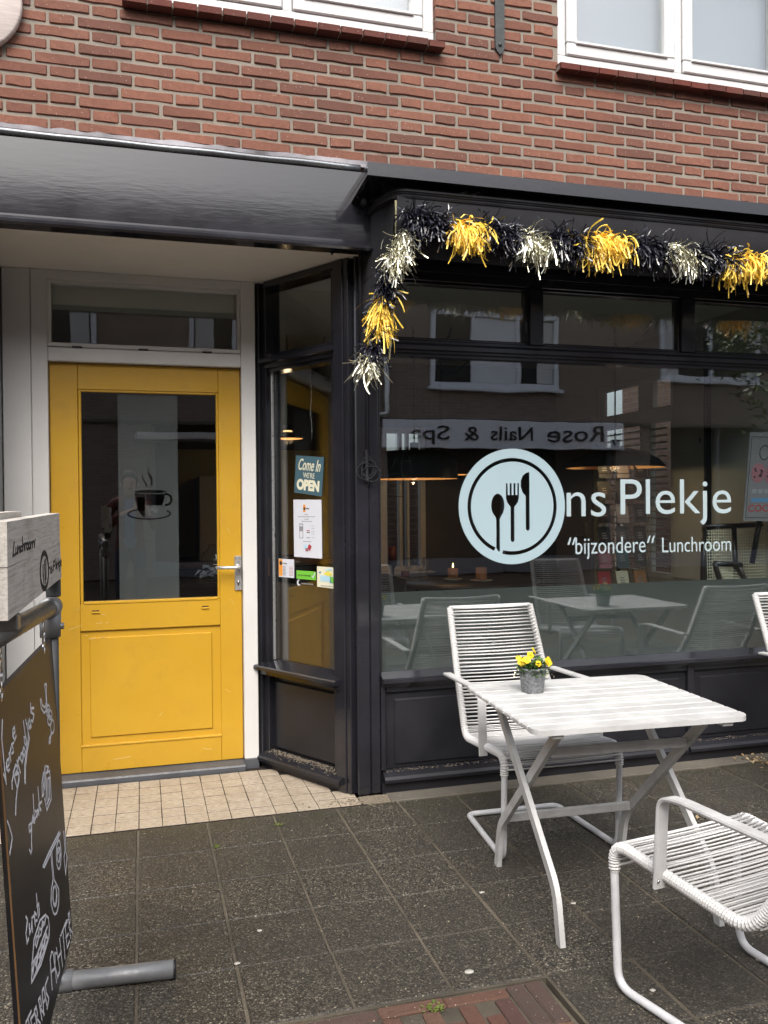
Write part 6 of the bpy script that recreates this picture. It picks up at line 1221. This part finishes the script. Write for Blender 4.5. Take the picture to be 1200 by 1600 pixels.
bm = BM(); sweep(bm, fillet([(4.36, YO+0.10, 6.4), (4.36, YO+0.10, 3.02), (3.9, YO+0.10, 2.98)], [0, .08, 0], 4), 0.05, 10); obj('downpipe', bm, 'aluminium', ob, True)
obj('awning_roller', box(-0.10, 3.4, YO+0.02, YO+0.2, 2.55, 2.74, c=0.05), 'aluminium', ob); obj('lintel_band', box(-26, 30, YO+0.0, YO+0.03, 2.90, 2.96), 'concrete', ob)
for k, (a, b) in enumerate(((-8, -5.2), (-2.6, -1.1), (0.2, 3.4), (4.4, 9.2), (10.0, 13.5), (-13, -9), (14.5, 20))):
    sf = thing('shop_window', (0, 0, 0)); sf.parent = ob; sf.location = (-2, -YO, 0); bm = BM(); 
    for x_ in (a, (a+b)/2-0.03, b-0.06): cbox(bm, x_, x_+0.06, YO-0.3, YO-0.2, 0.3, 2.88)
    cbox(bm, a, b, YO-0.3, YO-0.195, 0.0, 0.3); obj('frame', bm, 'door_blue_grey', sf); obj('pane', box(a, b, YO-0.34, YO-0.33, 0.3, 2.88), 'shop_dark', sf)
bm = BM()
for a, b in ((-5.2, -2.6), (-1.1, 0.2), (3.4, 4.4), (9.2, 10.0), (13.5, 14.5), (-9, -8), (-26, -13), (20, 30)): cbox(bm, a, b, YO-0.35, YO-0.05, 0, 2.9)
obj('pier', bm, 'brick_far', ob)
def street_tree(x, y, label, seed):
    t = thing('street_tree', (x, y, 0), label, 'tree'); r_ = random.Random(seed)
    bm = BM(); sweep(bm, [(x, y, 0), (x+.02, y, 1.2), (x-.02, y+.03, 2.4), (x+.05, y, 3.4)], [0.10, 0.085, 0.07, 0.05], 9)
    for k in range(7):
        a = k*0.9; z_ = 2.2+0.17*k; sweep(bm, [(x, y, z_), (x+0.5*math.cos(a), y+0.5*math.sin(a), z_+0.6), (x+0.95*math.cos(a), y+0.95*math.sin(a), z_+1.0)], [0.04, 0.025, 0.012], 6)
    obj('trunk', bm, 'dark_wood', t, True)
    bm = BM()
    cl_ = [(r_.gauss(0, .62), r_.gauss(0, .62), 3.6+r_.gauss(0, .55)) for _ in range(34)]
    for k in range(2600):
        c0 = cl_[r_.randrange(34)]; p = Vector((x+c0[0]+r_.gauss(0, .17), y+c0[1]+r_.gauss(0, .17), c0[2]+r_.gauss(0, .15))); e1 = Vector((r_.gauss(0, 1), r_.gauss(0, 1), r_.gauss(0, .6))).normalized()*0.055; e2 = Vector((r_.gauss(0, 1), r_.gauss(0, 1), r_.gauss(0, .6))).normalized()*0.032
        bm.faces.new([bm.verts.new(q) for q in (p-e1, p+e2, p+e1, p-e2)])
    obj('crown', bm, 'leaf_tree', t)
street_tree(9.2, -6.2, 'leafy street tree across the road, mirrored at the right of the window', 4)

# ============================================================ THE PERSON MIRRORED IN THE DOOR
per = thing('person', (-0.12, -4.30, 0), 'person in a dark red jacket holding up a phone, mirrored in the door glass', 'person')
def skin(name, verts, edges, mat, sub=2, parent=per):
    me = bpy.data.meshes.new(name); me.from_pydata([v_[:3] for v_ in verts], edges, []); o = bpy.data.objects.new(name, me); COL.objects.link(o)
    md = o.modifiers.new('s', 'SKIN'); sv = me.skin_vertices[0].data
    for i, v_ in enumerate(verts): sv[i].radius = (v_[3], v_[4] if len(v_) > 4 else v_[3]); sv[i].use_root = (i == 0)
    o.modifiers.new('d', 'SUBSURF').levels = sub; bpy.context.view_layer.update(); dg = bpy.context.evaluated_depsgraph_get(); m2 = bpy.data.meshes.new_from_object(o.evaluated_get(dg)); bpy.data.objects.remove(o); bpy.data.meshes.remove(me)
    m2.materials.clear(); return obj(name, m2, mat, parent, True, False)
# local frame: facing +Y, feet at z=0
bv = [(0, 0, 0.95, .15, .11), (0, 0, 1.12, .145, .10), (0, 0.01, 1.30, .165, .11), (0, 0.0, 1.43, .12, .085), (0, 0.01, 1.50, .055, .055),
      (-.19, 0, 1.40, .062), (-.25, 0.06, 1.14, .05), (-.10, 0.30, 1.30, .036), (.19, 0, 1.40, .062), (.27, 0.07, 1.14, .05), (.20, 0.30, 1.29, .036),
      (-.095, 0, 0.86, .088), (-.10, 0.01, 0.49, .062), (-.10, -.02, 0.09, .045), (-.11, .11, 0.045, .042), (.095, 0, 0.86, .088), (.11, 0.02, 0.49, .062), (.12, -.01, 0.09, .045), (.13, .12, 0.045, .042)]
be = [(0, 1), (1, 2), (2, 3), (3, 4), (3, 5), (5, 6), (6, 7), (3, 8), (8, 9), (9, 10), (0, 11), (11, 12), (12, 13), (13, 14), (0, 15), (15, 16), (16, 17), (17, 18)]
body = skin('body', bv, be, 'jacket_red')
body.data.materials.append(MATS['jeans']); body.data.materials.append(MATS['shirt_blue'])
for p in body.data.polygons:
    c_ = p.center
    if c_.z < 0.92: p.material_index = 1
    elif abs(c_.x) < 0.055 and c_.y > 0.03 and c_.z < 1.46: p.material_index = 2
skin('head', [(0, 0.02, 1.485, .05), (0, 0.03, 1.55, .062, .07), (0, 0.035, 1.63, .078, .088), (0, 0.02, 1.70, .066, .078)], [(0, 1), (1, 2), (2, 3)], 'skin')
bm = BM(); lathe(bm, [(0, 0.15), (0.05, 0.142), (0.085, 0.10), (0.094, 0.05), (0.088, 0.0), (0.06, -0.03), (0.0, -0.03)], (0, -0.005, 1.62), 20)
for v_ in bm.verts:
    if v_.co.y > 0.055 and v_.co.z < 1.70: v_.co.y = 0.055
obj('hair', bm, 'hair_brown', per, True, False)
bm = BM(); lathe(bm, [(0.0, -0.014), (0.012, -0.004), (0.013, 0.006), (0.0, 0.02)], (0, 0.125, 1.61), 8)
for s in (-1, 1): lathe(bm, [(0.0, -0.03), (0.012, -0.02), (0.015, 0.015), (0.0, 0.03)], (s*0.082, 0.02, 1.615), 8)
obj('nose_and_ears', bm, 'skin', per, True, False)
bm = BM()
for s in (-1, 1): lathe(bm, [(0, -0.006), (0.010, 0), (0, 0.006)], (s*0.030, 0.112, 1.635), 8)
cbox(bm, -0.022, 0.022, 0.108, 0.116, 1.567, 1.573, 0.002); obj('eyes_and_mouth', bm, 'hair_brown', per, False, False)
for s, bx_, in ((-1, 0.080), (1, 0.160)):        # hands: palm, four fingers, thumb
    w_ = Vector((-.10, 0.30, 1.30)) if s < 0 else Vector((.20, 0.30, 1.29)); px_ = 0.12+s*0.045
    hv = [(w_.x, w_.y, w_.z, .026), (lerp(w_.x, px_, .55), 0.375, 1.335, .030, .018), (px_+s*0.018, 0.415, 1.36, .030, .016)]; he = [(0, 1), (1, 2)]
    for k in range(4):
        i0 = len(hv); zf = 1.345+0.024*k; ln = (0.9, 1.0, 0.97, 0.8)[k]
        hv += [(px_+s*0.022, 0.425, zf, .009), (px_+s*0.020, 0.425+0.022*ln, zf+0.006, .0085), (px_-s*0.006*ln, 0.425+0.030*ln, zf+0.010, .0075)]; he += [(2, i0), (i0, i0+1), (i0+1, i0+2)]
    i0 = len(hv); hv += [(px_+s*0.004, 0.395, 1.375, .010), (px_-s*0.016, 0.408, 1.395, .0085)]; he += [(1, i0), (i0, i0+1)]
    skin('hand', hv, he, 'skin', 1)
ph = obj('phone', box(0.082, 0.158, -3.8655, -3.8570, 1.335, 1.482, c=0.004), 'phone_black'); ph.location.x -= 0.12; tag(ph, 'black phone held up by the person mirrored in the door', 'phone')

# ============================================================ SMALL THINGS ON THE GROUND
def leafs(name, x, y, n, spread, h_, mat, label, cat, kind=None):
    bm = BM(); r_ = random.Random(int(x*100)+n)
    for k in range(n):
        a = r_.uniform(0, 6.283); p = Vector((x+r_.gauss(0, spread), y+r_.gauss(0, spread), 0.001)); d_ = Vector((math.cos(a), math.sin(a), r_.uniform(0.2, 1.2)*h_*20)).normalized(); L = r_.uniform(.5, 1.1)*h_; sd_ = d_.cross(Vector((0, 0, 1))).normalized()*L*0.28
        bm.faces.new([bm.verts.new(q) for q in (p, p+d_*L*.5+sd_+Vector((0, 0, .002)), p+d_*L, p+d_*L*.5-sd_+Vector((0, 0, .002)))])
    tag(obj(name, bm, mat), label, cat, None, kind)
leafs('weed', 0.562, -0.14, 22, 0.009, 0.014, 'leaf_weed', 'tiny green weed in the slab joint near the tiled apron', 'weed')
leafs('weed', 0.770, -1.60, 36, 0.012, 0.016, 'leaf_weed', 'green weed growing between the clinker bricks', 'weed')
leafs('weed', 0.283, -0.30, 20, 0.010, 0.012, 'leaf_weed', 'moss tuft in the joint left of the tiny weed', 'weed')
leafs('straw_tuft', 3.17, 0.0, 70, 0.05, 0.030, 'leaf_dead', 'dry straw litter at the foot of the black plinth on the right', None, 'stuff')
leafs('dead_leaf', 2.35, -0.62, 5, 0.012, 0.028, 'leaf_dead', 'small ochre leaf on the pavement behind the table', 'leaf')
tag(obj('pebble_spill', (lambda bm: ([ (lambda a, b, r_: cbox(bm, a-r_, a+r_, b-r_*0.8, b+r_*0.8, -0.002, r_*0.55, r_*0.35))(random.uniform(-0.15, 3.4), random.uniform(-1.9, -0.03), random.uniform(0.0010, 0.0024)) for _ in range(300)], bm)[1])(BM()), 'grit'), 'pale grit scattered over the pavement', kind='stuff')
for k, (x_, y_, lb) in enumerate(((0.36, -1.03, 'round white pebble left of the slab joint'), (0.268, -1.21, 'white chip in the joint near the foot pipe'), (1.166, -0.99, 'cream pebble in the joint left of the table leg'), (1.40, -1.70, 'flat white spot under the foreground chair'), (0.93, -1.46, 'pale gum spot near the clinker patch'), (1.44, -1.16, 'grey gum spot under the slatted table'))):
    bm = BM(); r_ = 0.007 if k != 4 else 0.011; lathe(bm, [(0, -0.001), (r_, -0.001), (r_*0.85, r_*0.3), (0, r_*0.4)], (x_, y_, 0), 10)
    for v_ in bm.verts: v_.co.x = x_+(v_.co.x-x_)*(1.25+0.2*(k % 3)); v_.co.y += 0.002*math.sin(v_.co.x*700)
    tag(obj('pebble' if k < 3 else 'gum_spot', bm, 'ceramic', None, True), lb, 'pebble' if k < 3 else 'stain')
